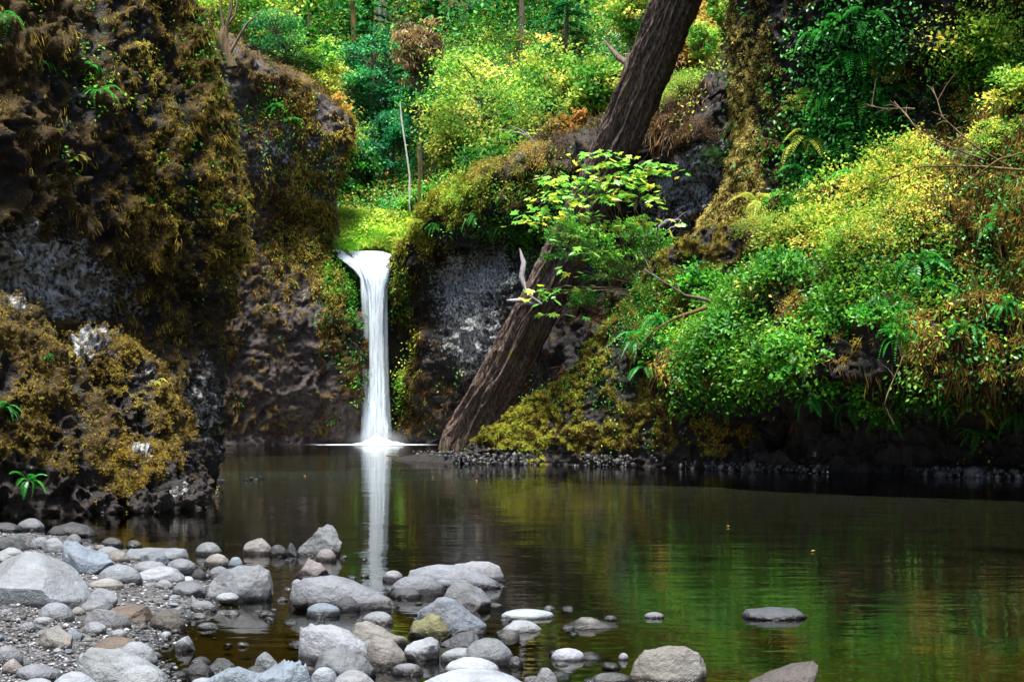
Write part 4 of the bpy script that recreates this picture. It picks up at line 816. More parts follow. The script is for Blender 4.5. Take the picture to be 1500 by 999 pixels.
# ================================================================== vegetation
bpy.context.view_layer.update()
dg = bpy.context.evaluated_depsgraph_get()
SKIP = {'water', 'spray', 'foam_ring', 'froth', 'stream', 'main_stream', 'side_stream'}
def hit(px, py, start=0.5):
    """the real surface seen at a place of the picture: position and normal"""
    o = Vector((0, 0, CH)); d = Vector(((px - 750) / F, 1, -(py - HZ) / F)).normalized(); o = o + d * start
    for _ in range(12):
        ok, loc, nr, idx, ob, mx = scene.ray_cast(dg, o, d)
        if not ok: return None, None
        if ob.name.split('.')[0] in SKIP: o = loc + d * 0.01; continue
        if nr.dot(d) > 0: nr = -nr
        return np.array(loc), np.array(nr)
    return None, None
def drop(x, y, z=60):
    o = Vector((x, y, z)); d = Vector((0, 0, -1))
    for _ in range(12):
        ok, loc, nr, idx, ob, mx = scene.ray_cast(dg, o, d)
        if not ok: return None
        if ob.name.split('.')[0] in SKIP or ob.name.startswith(('trunk',)): o = loc + d * 0.01; continue
        return np.array(loc)
    return None
def pick(cl, n, wfun, seed, free=0.0):
    r = np.random.default_rng(seed); P, N = cl['P'], cl['N']
    px = 750 + P[:, 0] / P[:, 1] * F; py = HZ - (P[:, 2] - CH) / P[:, 1] * F
    w = np.clip(wfun(cl, px, py), 0, None) * (.04 + smooth(cl['m'] + cl['l'] * .5 + 1.0 * free, .15, .6)) * ((px > -160) & (px < 1680) & (py > -260) & (P[:, 1] > 3))
    view = -norm(P - np.array([0, 0, CH])); w = w * (np.sum(view * N, 1) > -0.45) * np.clip(P[:, 1] / 30, .5, 1)
    w = w / w.sum(); i = r.choice(len(P), n, p=w)
    T = norm(r.normal(size=(n, 3)))
    return P[i] + T * 0.05, N[i], r, i
def tufts(name, cl, n, mat_, wfun, ln=(.05, .16), wd=(.015, .03), out=.6, down=.7, jit=.5, seed=1, clump=6, kind='stuff', bias=None, fold=.25):
    """short blades and hanging strands growing out of a surface, in little clumps"""
    nc = n // clump
    P, N, r, idx = pick(cl, nc, wfun, seed)
    P = np.repeat(P, clump, 0) + r.normal(0, 1, (nc * clump, 3)) * ln[0] * .6; N_ = np.repeat(N, clump, 0); m_ = len(P)
    D = N_ * out + np.array([0, 0, -1.0]) * down + r.normal(0, jit, (m_, 3)) + np.repeat(r.normal(0, jit * .8, (nc, 3)), clump, 0)
    L_ = np.repeat(r.uniform(ln[0], ln[1], nc), clump) * r.uniform(.6, 1.2, m_); W_ = r.uniform(wd[0], wd[1], m_)
    V, Fq = leaf_quads(P, D, N_ + r.normal(0, .3, (m_, 3)), L_, W_, fold)
    cr = .5 + .5 * fbm(P, .5, 3, seed + 60) * 1.3
    rn = np.clip(.55 * cr + .45 * np.repeat(r.random(nc), clump) + r.normal(0, .1, m_) , 0, 1)
    me = mesh_np(name, V, Fq, {'rnd': np.repeat(rn, 4)}, False)
    o = link(name, me, mat_)
    if kind: o['kind'] = kind
    return o
def leaves(name, cl, n, mat_, wfun, size=(.05, .09), seed=1, clump=12, spread=.22, lift=.12, kind='stuff', upn=.8):
    nc = n // clump; P, N, r, idx = pick(cl, nc, wfun, seed, 1.0); m_ = nc * clump
    N_ = np.repeat(N, clump, 0); P = np.repeat(P + N * lift * r.uniform(.2, 1.6, (nc, 1)), clump, 0) + r.normal(0, spread, (m_, 3))
    D = r.normal(0, .7, (m_, 3)) + N_ * .5 + np.array([0, 0, -.35]); Nn = np.array([0, 0, upn]) + N_ * .6 + r.normal(0, .32, (m_, 3))
    L_ = r.uniform(*size, m_); V, Fq = leaf_quads(P, D, Nn, L_, L_ * r.uniform(.45, .65, m_), .12)
    cr = .5 + .6 * fbm(P, .45, 3, seed + 60)
    rn = np.clip(.55 * cr + .45 * np.repeat(r.random(nc), clump) + r.normal(0, .08, m_), 0, 1)
    me = mesh_np(name, V, Fq, {'rnd': np.repeat(rn, 4)}, False); o = link(name, me, mat_)
    if kind: o['kind'] = kind
    return o
A_, C2, E2, F2_, G2, H2 = CL['cliff1'], CL['rock_wall2'], CL['rock_wall4'], CL['mossy_bank5'], CL['mossy_bank6'], CL['cliff7']
mw = lambda k=0.35: (lambda c, px, py: smooth(c['m'], k, k + .5) + .02)
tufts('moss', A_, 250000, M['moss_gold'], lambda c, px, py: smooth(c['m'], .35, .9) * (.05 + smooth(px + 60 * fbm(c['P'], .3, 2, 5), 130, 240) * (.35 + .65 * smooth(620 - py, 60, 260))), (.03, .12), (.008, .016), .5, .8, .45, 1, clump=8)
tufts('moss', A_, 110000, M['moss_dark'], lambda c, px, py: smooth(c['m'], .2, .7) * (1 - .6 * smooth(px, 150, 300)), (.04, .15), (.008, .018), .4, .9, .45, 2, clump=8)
tufts('hanging_moss', A_, 14000, M['moss_gold'], lambda c, px, py: smooth(c['m'], .5, 1.0), (.12, .36), (.010, .02), .25, 1.3, .3, 3, clump=9)
for k, s in (('mossy_boulder51', 51), ('mossy_boulder61', 61), ('mossy_boulder71', 71)):
    tufts('moss', CL[k], {51: 75000, 61: 55000, 71: 15000}[s], M['moss_gold'], mw(.4), (.018, .06), (.007, .014), .8, .35, .5, s)
tufts('moss', C2, 60000, M['moss_dark'], mw(.3), (.12, .4), (.03, .06), .4, .9, .4, 4)
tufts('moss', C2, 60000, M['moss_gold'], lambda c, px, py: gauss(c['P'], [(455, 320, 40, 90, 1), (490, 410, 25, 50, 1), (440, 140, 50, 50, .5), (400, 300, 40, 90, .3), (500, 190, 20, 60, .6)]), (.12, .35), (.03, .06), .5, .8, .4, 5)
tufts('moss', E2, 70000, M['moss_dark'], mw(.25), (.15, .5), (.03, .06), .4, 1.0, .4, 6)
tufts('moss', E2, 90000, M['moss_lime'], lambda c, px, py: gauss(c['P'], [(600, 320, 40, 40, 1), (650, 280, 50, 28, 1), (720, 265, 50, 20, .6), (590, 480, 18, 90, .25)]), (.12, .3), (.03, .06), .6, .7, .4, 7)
tufts('hanging_moss', E2, 4000, M['brown'], lambda c, px, py: gauss(c['P'], [(980, 190, 45, 25, 1), (1040, 170, 40, 30, 1)]), (.2, .6), (.03, .05), .3, 1.5, .4, 8, clump=10)
tufts('moss', F2_, 170000, M['moss_lime'], lambda c, px, py: smooth(c['m'], .35, .9) * (.05 + smooth(c['N'][:, 2] + .25 * fbm(c['P'], 1.2, 3, 8), .25, .6)), (.025, .08), (.010, .02), .8, .35, .5, 9)  # bright moss kept to up-facing faces: top light put into the colour
tufts('moss', F2_, 50000, M['moss_dark'], lambda c, px, py: smooth(c['m'], .2, .7) * (c['P'][:, 2] > .6), (.05, .15), (.015, .03), .6, .7, .5, 90)  # dark moss shows on the lower sides, painting their shade
tufts('moss', G2, 110000, M['moss_gold'], lambda c, px, py: smooth(c['m'], .3, .9) + .4 * (px > 1380), (.08, .28), (.015, .035), .4, 1.0, .4, 10)
tufts('hanging_moss', G2, 22000, M['moss_dark'], lambda c, px, py: (smooth(px, 1360, 1440) + .15) * (c['P'][:, 2] > 1.2), (.25, .7), (.02, .045), .3, 1.4, .2, 11, clump=10)
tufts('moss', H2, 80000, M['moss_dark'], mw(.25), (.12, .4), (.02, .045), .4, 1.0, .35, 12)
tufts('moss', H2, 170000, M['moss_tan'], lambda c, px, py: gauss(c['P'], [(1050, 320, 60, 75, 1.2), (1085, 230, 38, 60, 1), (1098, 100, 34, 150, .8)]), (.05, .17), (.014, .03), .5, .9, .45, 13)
# green leafy specks on the walls
gz = lambda spots, c0=0.02: (lambda c, px, py: gauss(c['P'], spots) + c0 * (c['m'] > .3))
leaves('ivy', A_, 5200, M['green'], gz([(150, 140, 14, 30, .7), (140, 110, 40, 60, .25), (290, 60, 40, 60, .3), (300, 200, 60, 120, .12)], .012), (.06, .12), 21, 9, .12, .08)
leaves('ivy', C2, 9000, M['green'], gz([(440, 240, 40, 60, .2), (500, 420, 22, 60, 1), (490, 390, 14, 30, .6), (520, 540, 14, 40, .4), (400, 170, 30, 40, .2)], .015), (.12, .2), 22, 10, .2, .1)
leaves('ivy', E2, 8000, M['green'], gz([(740, 335, 60, 25, .5), (590, 470, 12, 90, .35), (800, 330, 60, 60, .4)], .006), (.12, .22), 23, 10, .25, .15)
leaves('ivy', E2, 4500, M['lime'], gz([(640, 290, 35, 16, .3), (700, 280, 50, 22, .7), (1000, 130, 60, 40, .6), (588, 500, 14, 100, .3)], .0), (.12, .2), 24, 10, .25, .2)
leaves('ivy', CL['rock_wall3'], 2500, M['green'], gz([(520, 430, 10, 60, 1)], 0), (.1, .18), 25, 8, .15, .1)
# the leafy bank: a mass nobody could count, thinner towards the mossy end
def bankw(c, px, py):
    z = c['P'][:, 2]; front = smooth(z + .6 * fbm(c['P'], .8, 3, 14), 1.9, 2.5) * smooth(fbm(c['P'], .55, 3, 15), -.15, .2)
    return front * (smooth(px, 965, 1020) * (gauss(c['P'], [(1100, 430, 120, 130, 1), (1200, 480, 130, 90, 1), (1280, 330, 110, 110, .9), (1050, 560, 60, 60, .8)]) + .12)) * (1 - .85 * smooth(px, 1380, 1440))
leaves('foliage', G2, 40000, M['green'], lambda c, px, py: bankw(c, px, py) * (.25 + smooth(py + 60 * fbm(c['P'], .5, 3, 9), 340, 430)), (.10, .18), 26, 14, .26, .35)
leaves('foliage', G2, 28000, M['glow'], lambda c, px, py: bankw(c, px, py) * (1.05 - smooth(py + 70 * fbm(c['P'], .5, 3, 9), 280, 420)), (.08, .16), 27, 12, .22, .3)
leaves('foliage', G2, 5000, M['amber'], lambda c, px, py: bankw(c, px, py) + .3 * smooth(px, 1380, 1430), (.06, .11), 28, 7, .16, .3)
leaves('foliage', G2, 9000, M['fern'], lambda c, px, py: .3 * smooth(px, 1350, 1420) * (c['P'][:, 2] > 1.5), (.08, .16), 29, 10, .18, .2)
leaves('foliage', H2, 16000, M['fern'], gz([(1240, 170, 62, 110, 1), (1200, 270, 40, 50, 1), (1280, 60, 60, 50, .8)], 0.01), (.10, .2), 30, 12, .22, .25)
leaves('foliage', H2, 9000, M['lime'], gz([(1480, 80, 60, 60, 1), (1420, 60, 40, 40, .8)], 0), (.08, .14), 31, 12, .22, .3)
leaves('foliage', F2_, 7000, M['green'], gz([(960, 450, 50, 50, 1), (880, 560, 60, 40, .15)], .02), (.05, .1), 32, 8, .14, .08)

# ---------------------------------------------------------------- shrubs
def shrub_meshes(seed, ncl=46, nl=34, leaf=(.055, .09), flat=.8, spread=.16, drop_=.0, fine=False):
    r = np.random.default_rng(seed); th = r.uniform(0, 6.28, ncl); ph = r.uniform(0.1, 1.45, ncl); rr = r.uniform(.55, 1.0, ncl) ** .6
    C = np.stack([np.cos(th) * np.cos(ph) * rr, np.sin(th) * np.cos(ph) * rr, np.sin(ph) * rr * flat], 1) * (1 + .2 * r.normal(size=(ncl, 1)))
    P = np.repeat(C, nl, 0) + r.normal(0, spread, (ncl * nl, 3)) * np.array([1, 1, .5]); n = len(P)
    D = np.repeat(norm(C), nl, 0) * .6 + r.normal(0, .6, (n, 3)) + np.array([0, 0, -drop_]); Nn = np.array([0, 0, 1.0]) + .6 * np.repeat(norm(C), nl, 0) + r.normal(0, .28, (n, 3))
    L_ = r.uniform(*leaf, n); V, Fq = leaf_quads(P, D, Nn, L_, L_ * (.3 if fine else r.uniform(.5, .7, n)), .12)
    rn = np.clip(np.repeat(r.uniform(.1, .8, ncl), nl) + r.normal(0, .10, n), 0, 1)
    fm = (V, Fq, np.repeat(rn, 4)); T = Tubes()
    for c in C[:: 2]:
        mid = c * .5 + r.normal(0, .06, 3) + np.array([0, 0, .1]); T.add([c * 0 + r.normal(0, .04, 3) + np.array([0, 0, -.15]), mid * .6, mid, c], [.022, .018, .012, .004], 5)
    return fm, T.mesh('stems')
_sh = {}
def shrub(kind, px, py, rpx, label, matn, group=None, Yf=None, lift=.15, name='shrub', category='shrub', sq=1.0, tilt=.5):
    key = (kind, matn)
    if key not in _sh:
        arg = dict(salal=dict(seed=1, ncl=50, nl=22, leaf=(.12, .2)), small=dict(seed=2, ncl=60, nl=30, leaf=(.07, .12), spread=.12), tier=dict(seed=3, ncl=34, nl=34, leaf=(.11, .18), flat=.9, spread=.17),
                   salal2=dict(seed=4, ncl=56, nl=22, leaf=(.11, .18)), feather=dict(seed=5, ncl=70, nl=46, leaf=(.05, .12), fine=True, drop_=.4, spread=.13), far=dict(seed=6, ncl=60, nl=55, leaf=(.03, .055), spread=.13))[kind]
        (V, Fq, R), st = shrub_meshes(**arg); fm = mesh_np('foliage', V, Fq, {'rnd': R}); fm.materials.append(M[matn]); st.materials.append(M['twig']); _sh[key] = (fm, st)
    loc, nr = hit(px, py + rpx * .25) if Yf is None else (W(px, py + rpx * .25, Yf), np.array([0, 0, 1.0]))
    if loc is None: return None
    R_ = rpx * loc[1] / F
    r = random.Random(int(px * 3 + py)); t = thing(name, label, category, tuple(loc - nr * R_ * .1), 0, group)
    ax = Vector(nr * tilt + np.array([0, 0, 1.0 - tilt * .4])); q_ = ax.to_track_quat('Z', 'Y'); e_ = q_.to_euler(); t.rotation_euler = e_
    fm, st = _sh[key]; za = r.uniform(0, 6.28)
    for nm, me in (('foliage', fm), ('stems', st)):
        o = bpy.data.objects.new(nm, me); col.objects.link(o); o.parent = t; o.scale = (R_, R_, R_ * sq * r.uniform(.85, 1.1)); o.rotation_euler = (0, 0, za)
    return t
# ---------------------------------------------------------------- ferns
def frond_mesh(seed, matn, droop=.55, arch=.35, np_=22, pin=.17):
    r = np.random.default_rng(seed); t = np.linspace(.1, 1, np_); path = lambda q: np.stack([q * (1 - .12 * q), .06 * np.sin(q * 3) * (seed % 3 - 1), arch * np.sin(q * 2.2) - droop * q ** 2], -1)
    Pp = path(t); tg = norm(path(t + .02) - Pp); V, Fs = [], []
    for sd_ in (-1, 1):
        side = norm(np.cross(tg, np.array([0, 0, 1.0]))) * sd_
        D = side + tg * .45 + np.array([0, 0, -.25]) + r.normal(0, .06, (np_, 3)); L_ = pin * np.sin(np.pi * np.clip(t * .93 + .05, 0, 1)) ** .7 + .01
        v, f = leaf_quads(Pp, D, np.array([0, 0, 1.0]) + 0 * D, L_, .048, .1); Fs.append(f + sum(len(q) for q in V)); V.append(v)
    v, f = leaf_quads(path(np.array([0., .33, .66])), tg[[0, 8, 16]], np.array([[0, 0, 1.0]] * 3), .36, .014, 0); Fs.append(f + sum(len(q) for q in V)); V.append(v)
    V = np.concatenate(V); rn = np.clip(np.repeat(r.normal(.5, .12, len(V) // 4), 4) + .25 * V[:, 0] - .1, 0, 1)
    me = mesh_np('frond', V, np.concatenate(Fs), {'rnd': rn}); me.materials.append(M[matn]); return me
_fr = {}
def fern(px, py, rpx, label, matn='fern', hang=.6, n=10, group=None, fan=None):
    if matn not in _fr: _fr[matn] = [frond_mesh(s, matn, d, a_) for s, d, a_ in ((1, .5, .3), (2, .85, .45), (3, .3, .3), (4, .65, .35))]
    loc, nr = hit(px, py)
    if loc is None: return
    R_ = rpx * loc[1] / F; r = random.Random(int(px * 5 + py)); t = thing('fern', label, 'fern', tuple(loc), 0, group)
    up = norm(nr * hang + np.array([0, 0, 1.0 - hang * .5])); hv = np.array([nr[0], nr[1], 0.0]); hv = norm(hv) if np.linalg.norm(hv) > .1 else np.array([0, -1.0, 0])
    base_a = math.atan2(hv[1], hv[0])
    for i in range(n):
        a_ = base_a + (i / (n - 1) - .5) * (3.3 if hang > .3 else 6.0) + r.uniform(-.2, .2)
        o = bpy.data.objects.new('frond', r.choice(_fr[matn])); col.objects.link(o); o.parent = t; s = R_ * r.uniform(.75, 1.15); o.scale = (s, s, s)
        o.rotation_euler = (r.uniform(-.3, .3), r.uniform(-.45, .35 + hang * .4), a_)
    return t
exec_list = []
gS = 'shrubs crowding the steep bank'
for a_ in [
 ('salal', 1035, 420, 48, 'green leafy shrub at the mossy corner, just above the dark recess', 'green'), ('salal2', 1085, 470, 55, 'bright green shrub bulging over the middle of the dark recess', 'green'),
 ('salal', 1050, 530, 42, 'green shrub trailing down to the rock ledge beside the mossy spit', 'green'), ('salal2', 1150, 400, 50, 'green shrub with yellow-flecked top halfway up the bank', 'green'),
 ('salal', 1150, 530, 58, 'dense green shrub drooping over the black undercut', 'green'), ('salal2', 1225, 460, 50, 'deep green shrub beside the clump of brown twigs on the bank', 'green'),
 ('salal', 1240, 550, 46, 'dark green shrub low on the bank where the undercut is deepest', 'green'), ('salal2', 1300, 470, 48, 'bluish green shrub beneath the long drooping fern fronds', 'green'),
 ('small', 1200, 330, 50, 'small-leaved lime shrub under the bright top of the bank', 'glow'), ('small', 1280, 280, 52, 'glowing yellow-green shrub on the bright shoulder of the bank', 'glow'),
 ('small', 1340, 230, 46, 'yellow shrub behind the bare arching twigs', 'glow'), ('small', 1270, 360, 46, 'lime and green shrub below the glowing shoulder of the bank', 'glow'),
 ('small', 1330, 320, 44, 'yellowish shrub between the drooping fern and the bare twigs', 'glow'), ('tier', 1150, 345, 42, 'feathery yellow-green shrub beside the golden mossy corner', 'glow'),
 ('feather', 1110, 335, 40, 'plume-like pale green shrub on the golden mossy corner', 'glow'), ('feather', 1190, 290, 44, 'plumed yellow-green shrub next to the hanging dark ferns', 'glow'),
 ('salal', 1290, 600, 34, 'small dark shrub with bluish leaves hanging by the water-side ledge', 'green'), ('small', 965, 500, 34, 'drooping leafy bush at the nose of the bank above the spit', 'green'), ('small', 1110, 590, 26, 'sparse leafy sprig hanging in front of the black undercut', 'green'),
 ('tier', 1440, 60, 60, 'yellow-green maple shrub spilling from the top corner of the cliff', 'glow'), ('tier', 1500, 130, 50, 'lime leafy shrub at the frame edge below the corner maple shrub', 'glow'),
 ('small', 1460, 200, 44, 'fine yellow shrub over the thick mossy branch', 'glow'), ('small', 1420, 150, 36, 'olive shrub around the base of the bare twigs', 'amber'),
 ('salal', 1380, 560, 30, 'little green shrub on the brown moss wall beside the water', 'green'), ('small', 1170, 450, 30, 'bronze-leaved shrub in the middle of the green bank', 'amber'),
 ('small', 1180, 150, 30, 'thin yellow-green bush clinging beside the golden corner of the high wall', 'glow'), ('small', 1300, 110, 36, 'dull orange-leaved bush between the hanging ferns and the corner maple shrub', 'amber'),
]: shrub(a_[0], a_[1], a_[2], a_[3], a_[4], a_[5], gS)
gF = 'ferns on the steep bank and high wall'
for a_ in [
 (1212, 50, 60, 'dark fern high on the shaded wall, topmost of the hanging cluster', 'fern'), (1262, 38, 58, 'long-fronded fern near the top frame edge beside the bare brown rock', 'fern'),
 (1300, 75, 56, 'fern with long green fronds beside the dull orange bush', 'fern'), (1250, 105, 62, 'large green fern in the middle of the hanging cluster', 'fern'),
 (1215, 150, 56, 'fern half in shade under the large middle fern', 'fern'), (1285, 150, 60, 'fern drooping above the orange twiggy bush', 'fern'), (1180, 210, 56, 'fern with yellowish lit fronds beside the golden mossy corner', 'limefern'),
 (1240, 215, 64, 'wide drooping fern where the high wall meets the bank', 'fern'), (1190, 262, 62, 'fern spreading toward the golden mossy corner, lowest of the hanging cluster', 'fern'), (1165, 300, 54, 'dark fern at the inner corner above the plumed shrubs', 'fern'),
 (1260, 265, 50, 'green fern just behind the glowing shoulder of the bank', 'fern'), (1340, 390, 62, 'big drooping fern with long strap fronds over the dark hollow', 'fern'), (1370, 430, 54, 'fern hanging below the big strap-fronded fern', 'fern'),
 (1065, 585, 44, 'fern trailing over the dark recess beside the spit', 'fern'), (1190, 585, 46, 'fern dangling in the middle of the black undercut', 'fern'), (1250, 600, 44, 'fern drooping close above the water in the undercut', 'fern'), (1320, 500, 52, 'shaded green fern above the water-side thicket', 'fern'), (1345, 590, 60, 'fern with stiff fronds dangling toward the water', 'fern'), (1300, 620, 46, 'small fern beside the stiff dangling fern', 'fern'),
 (1430, 600, 56, 'yellow-tipped fern spreading sideways over the dark bank foot', 'limefern'), (1430, 640, 40, 'green fern pointing straight down at the water', 'fern'), (1492, 610, 46, 'fern cut by the frame edge just above the bank foot', 'fern'),
 (1015, 600, 30, 'little fern at the ledge beside the mossy spit', 'fern'), (960, 500, 44, 'fern spreading on the mossy spit crest', 'fern'), (950, 540, 38, 'fern hanging from the shaded side of the spit', 'fern'),
 (1110, 300, 54, 'pale feathery fern on the golden mossy corner', 'limefern'), (1140, 345, 58, 'pale plumed fern below the golden corner', 'limefern'), (1215, 325, 46, 'pale fern amid lime shrubs', 'limefern'), (1460, 330, 44, 'fern rooted in brown moss near the frame edge', 'fern'), (935, 500, 46, 'feathery fern at the nose of the bank where the spit joins', 'fern'), (965, 470, 44, 'broad fern above the feathery one at the nose of the bank', 'fern'),
 (1470, 450, 40, 'small dark fern on the brown moss wall', 'fern'), (1410, 480, 44, 'fern at the boundary of green thicket and brown moss wall', 'fern')]: fern(a_[0], a_[1], a_[2], a_[3], a_[4], .7, 11, gF)
gW = 'ferns and sprigs on the big mossy cliff'
for a_ in [(150, 135, 34, 'bright green fern sprouting near the middle of the shaded mossy cliff', 'fern'), (135, 100, 24, 'small fern just above the bright green one on the cliff', 'fern'), (60, 95, 26, 'fern sprig near the top of the darkest cliff part', 'fern'),
 (110, 235, 26, 'yellow-green fern below the dark hollow of the cliff', 'limefern'), (218, 290, 20, 'tiny fern in the lower golden moss', 'fern'), (5, 30, 46, 'dark hanging fern at the top frame corner of the cliff', 'fern'),
 (40, 705, 36, 'bright fern at the foot of the biggest golden boulder', 'fern'), (5, 600, 32, 'dense green fern clump on the biggest golden boulder', 'fern'), (68, 525, 16, 'tuft of fine fern on the crest of the golden boulder', 'fern'), (230, 560, 16, 'small fern on the lichen-crested boulder', 'limefern'),
 (405, 160, 22, 'small green fern on the face of the rock shoulder beside the fall', 'fern'), (425, 180, 20, 'green fern under the smaller one on the rock shoulder', 'fern'), (700, 320, 30, 'dark fern beneath the mossy brow of the bowl', 'fern'), (640, 330, 26, 'fern under the golden lip beside the notch', 'fern'), (740, 330, 30, 'fern in deep shade behind the log stub', 'fern')]: fern(a_[0], a_[1], a_[2], a_[3], a_[4], .6, 9, gW)

# ---------------------------------------------------------------- big-leaved maple sapling over the log
ms_ = thing('maple_sapling', 'young maple with big bright leaves in layers reaching across the leaning log', 'maple sapling', tuple(W(955, 440, 47.0)))
mb = np.array(ms_.location); r = np.random.default_rng(5)
an = np.radians([0, 22, 36, 58, 76, 90, 104, 122, 144, 158, 180]); rd = np.array([.34, .58, .42, .92, .60, 1.05, .60, .92, .42, .58, .34])
tpl = np.concatenate([[[0, 0, 0]], np.stack([np.cos(an) * rd, np.sin(an) * rd, -.10 * rd ** 2 + .05 * (rd < .65)], 1)])
tf = np.array([[0, i, i + 1] for i in range(1, 11)])
cl_ = [(812, 260), (822, 268), (872, 228), (858, 240), (868, 248), (890, 232), (908, 226), (917, 246), (930, 246), (952, 240), (972, 246), (962, 252), (905, 262), (922, 256), (938, 258), (800, 290), (822, 282), (850, 270), (862, 262), (885, 268), (905, 272), (935, 275), (945, 290), (955, 292), (940, 270), (782, 318), (795, 312), (815, 302), (835, 296), (850, 292), (868, 285), (885, 290), (905, 290), (895, 288), (918, 285), (778, 328), (840, 315), (858, 325), (825, 335), (875, 318), (925, 318), (940, 325), (948, 332), (815, 350), (850, 345), (880, 335), (830, 400), (800, 436), (812, 460), (790, 428), (840, 425), (862, 372), (900, 330)]
VL, FL, RL, n = [], [], [], 0; TW = Tubes(); forks = {}
for (qx, qy) in cl_:
    Yc = 46.6 - .9 * random.Random(qx * qy).random() - .0009 * abs(qx - 940) * 2
    c0 = W(qx, qy, Yc) - mb
    key = (round(qx / 55), round(qy / 50)); 
    if key not in forks: forks[key] = W(qx * .55 + 955 * .45, qy * .55 + 430 * .45 - 8, Yc + .2) - mb; TW.add([np.zeros(3), forks[key] * .5 + [0, 0, .2], forks[key]], [.03, .02, .012], 6)
    fk = forks[key]; TW.add([fk, fk * .5 + c0 * .5 + [0, 0, .12], c0], [.010, .007, .004], 5)
    for k in range(int(r.integers(8, 13))):
        p = c0 + r.normal(0, .28, 3) * [1.4, 1, .34]; s = r.uniform(.16, .34); yw = r.uniform(0, 6.28); pt, rl = r.normal(-.15, .28), r.normal(0, .3)
        v = tpl * s; v = np.stack([v[:, 0], v[:, 1] * math.cos(pt) - v[:, 2] * math.sin(pt), v[:, 1] * math.sin(pt) + v[:, 2] * math.cos(pt)], 1)
        v = np.stack([v[:, 0] * math.cos(rl) + v[:, 2] * math.sin(rl), v[:, 1], -v[:, 0] * math.sin(rl) + v[:, 2] * math.cos(rl)], 1)
        v = np.stack([v[:, 0] * math.cos(yw) - v[:, 1] * math.sin(yw), v[:, 0] * math.sin(yw) + v[:, 1] * math.cos(yw), v[:, 2]], 1) + p
        VL.append(v); FL.append(tf + n); RL.append(np.full(12, r.uniform(0.1, 1))); n += 12
link('leaves', mesh_np('leaves', np.concatenate(VL), np.concatenate(FL), {'rnd': np.concatenate(RL)}), M['maple'], ms_); link('branches', TW.mesh('branches'), M['twig'], ms_)
for a_ in [(850, 365, 52, 'green thicket of small leaves beneath the big-leaved maple'), (925, 340, 30, 'pale green twiggy shrub hugging the back wall beside the sapling'), (905, 395, 52, 'dense green shrub at the foot of the maple sapling'), (830, 340, 34, 'small-leaved green shrub in front of the log middle'), (950, 365, 40, 'yellow-flecked shrub between the maple sapling and the golden mossy corner'), (860, 440, 26, 'sparse green sprig in the dark hollow behind the spit'), (990, 380, 34, 'leafy shrub at the base of the golden corner')]:
    shrub('small', *a_[:3], a_[3], 'green', 'green shrubs under the maple sapling', Yf=47.3 - .003 * (a_[1] - 800))

# ---------------------------------------------------------------- background trees
def leafmass(C, nl, spread, size, r, flatn=.5, fine=False, drop_=0.0, width=.6):
    P = np.repeat(C, nl, 0) + r.normal(0, 1, (len(C) * nl, 3)) * spread * np.array([1, 1, flatn]); n = len(P)
    D = r.normal(0, .7, (n, 3)) + np.array([0, 0, -drop_]); Nn = np.array([0, 0, .9]) + np.repeat(r.normal(0, .4, (len(C), 3)), nl, 0) + r.normal(0, .2, (n, 3)) + np.array([0, -.4, 0])
    L_ = r.uniform(*size, n); V, Fq = leaf_quads(P, D, Nn, L_, L_ * (.28 if fine else width), .12)
    rn = np.clip(np.repeat(np.clip(.5 + .5 * fbm(C, .7, 2, int(r.integers(99))) + r.normal(0, .22, len(C)), 0, 1), nl) + r.normal(0, .06, n), 0, 1); return V, Fq, np.repeat(rn, 4)
def tree(cx, cy, rx, ry, Yt, label, matn, ncl=60, nl=45, size=(.18, .32), barkn='bark', name='broadleaf_tree', category='tree', fine=False, drop_=0., seed=None, group='trees beyond the bowl', trunk_r=.16, spread=None):
    seed = seed or int(cx * 3 + cy * 7) % 9999; r = np.random.default_rng(seed)
    c0 = W(cx, cy, Yt); Rx, Rz = rx * Yt / F, ry * Yt / F
    g_ = drop(c0[0], Yt, 80); zb = g_[2] if g_ is not None else c0[2] - Rz * 1.5
    zb = max(zb, 9.5)
    if zb > c0[2] - Rz * .3: zb = c0[2] - Rz * .9
    base_ = np.array([c0[0] + r.normal(0, .3), Yt, zb - .2]); t = thing(name, label, category, tuple(base_), 0, group); cc = c0 - base_
    q_ = norm(r.normal(size=(ncl, 3))) * r.uniform(.35, 1.0, (ncl, 1)) ** .5; C = cc + q_ * np.array([Rx, min(Rx, Rz) * .8, Rz])
    C += r.normal(0, .12, (ncl, 3)) * Rx
    V, Fq, R = leafmass(C, nl, spread or Rx * .17, size, r, .45, fine, drop_)
    link('crown', mesh_np('crown', V, Fq, {'rnd': R}), M[matn], t); T = Tubes(); top_ = cc + np.array([0, 0, Rz * .7])
    sp = np.array([[0, 0, 0], [r.normal(0, .15), 0, 0], [0, 0, 0], [r.normal(0, .2), 0, 0]]) * Rx; pts_ = np.array([np.zeros(3), top_ * .35, top_ * .7, top_]) + sp; T.add(pts_, np.array([1, .8, .5, .15]) * trunk_r, 7)
    for c in C[::2]:
        s0 = top_ * np.clip(c[2] / top_[2] * .75, .2, .9); T.add([s0, s0 * .4 + c * .6 + np.array([0, 0, .15]), c], [trunk_r * .3, trunk_r * .2, trunk_r * .06], 5)
    link('trunk', T.mesh('trunk'), M[barkn], t); return t
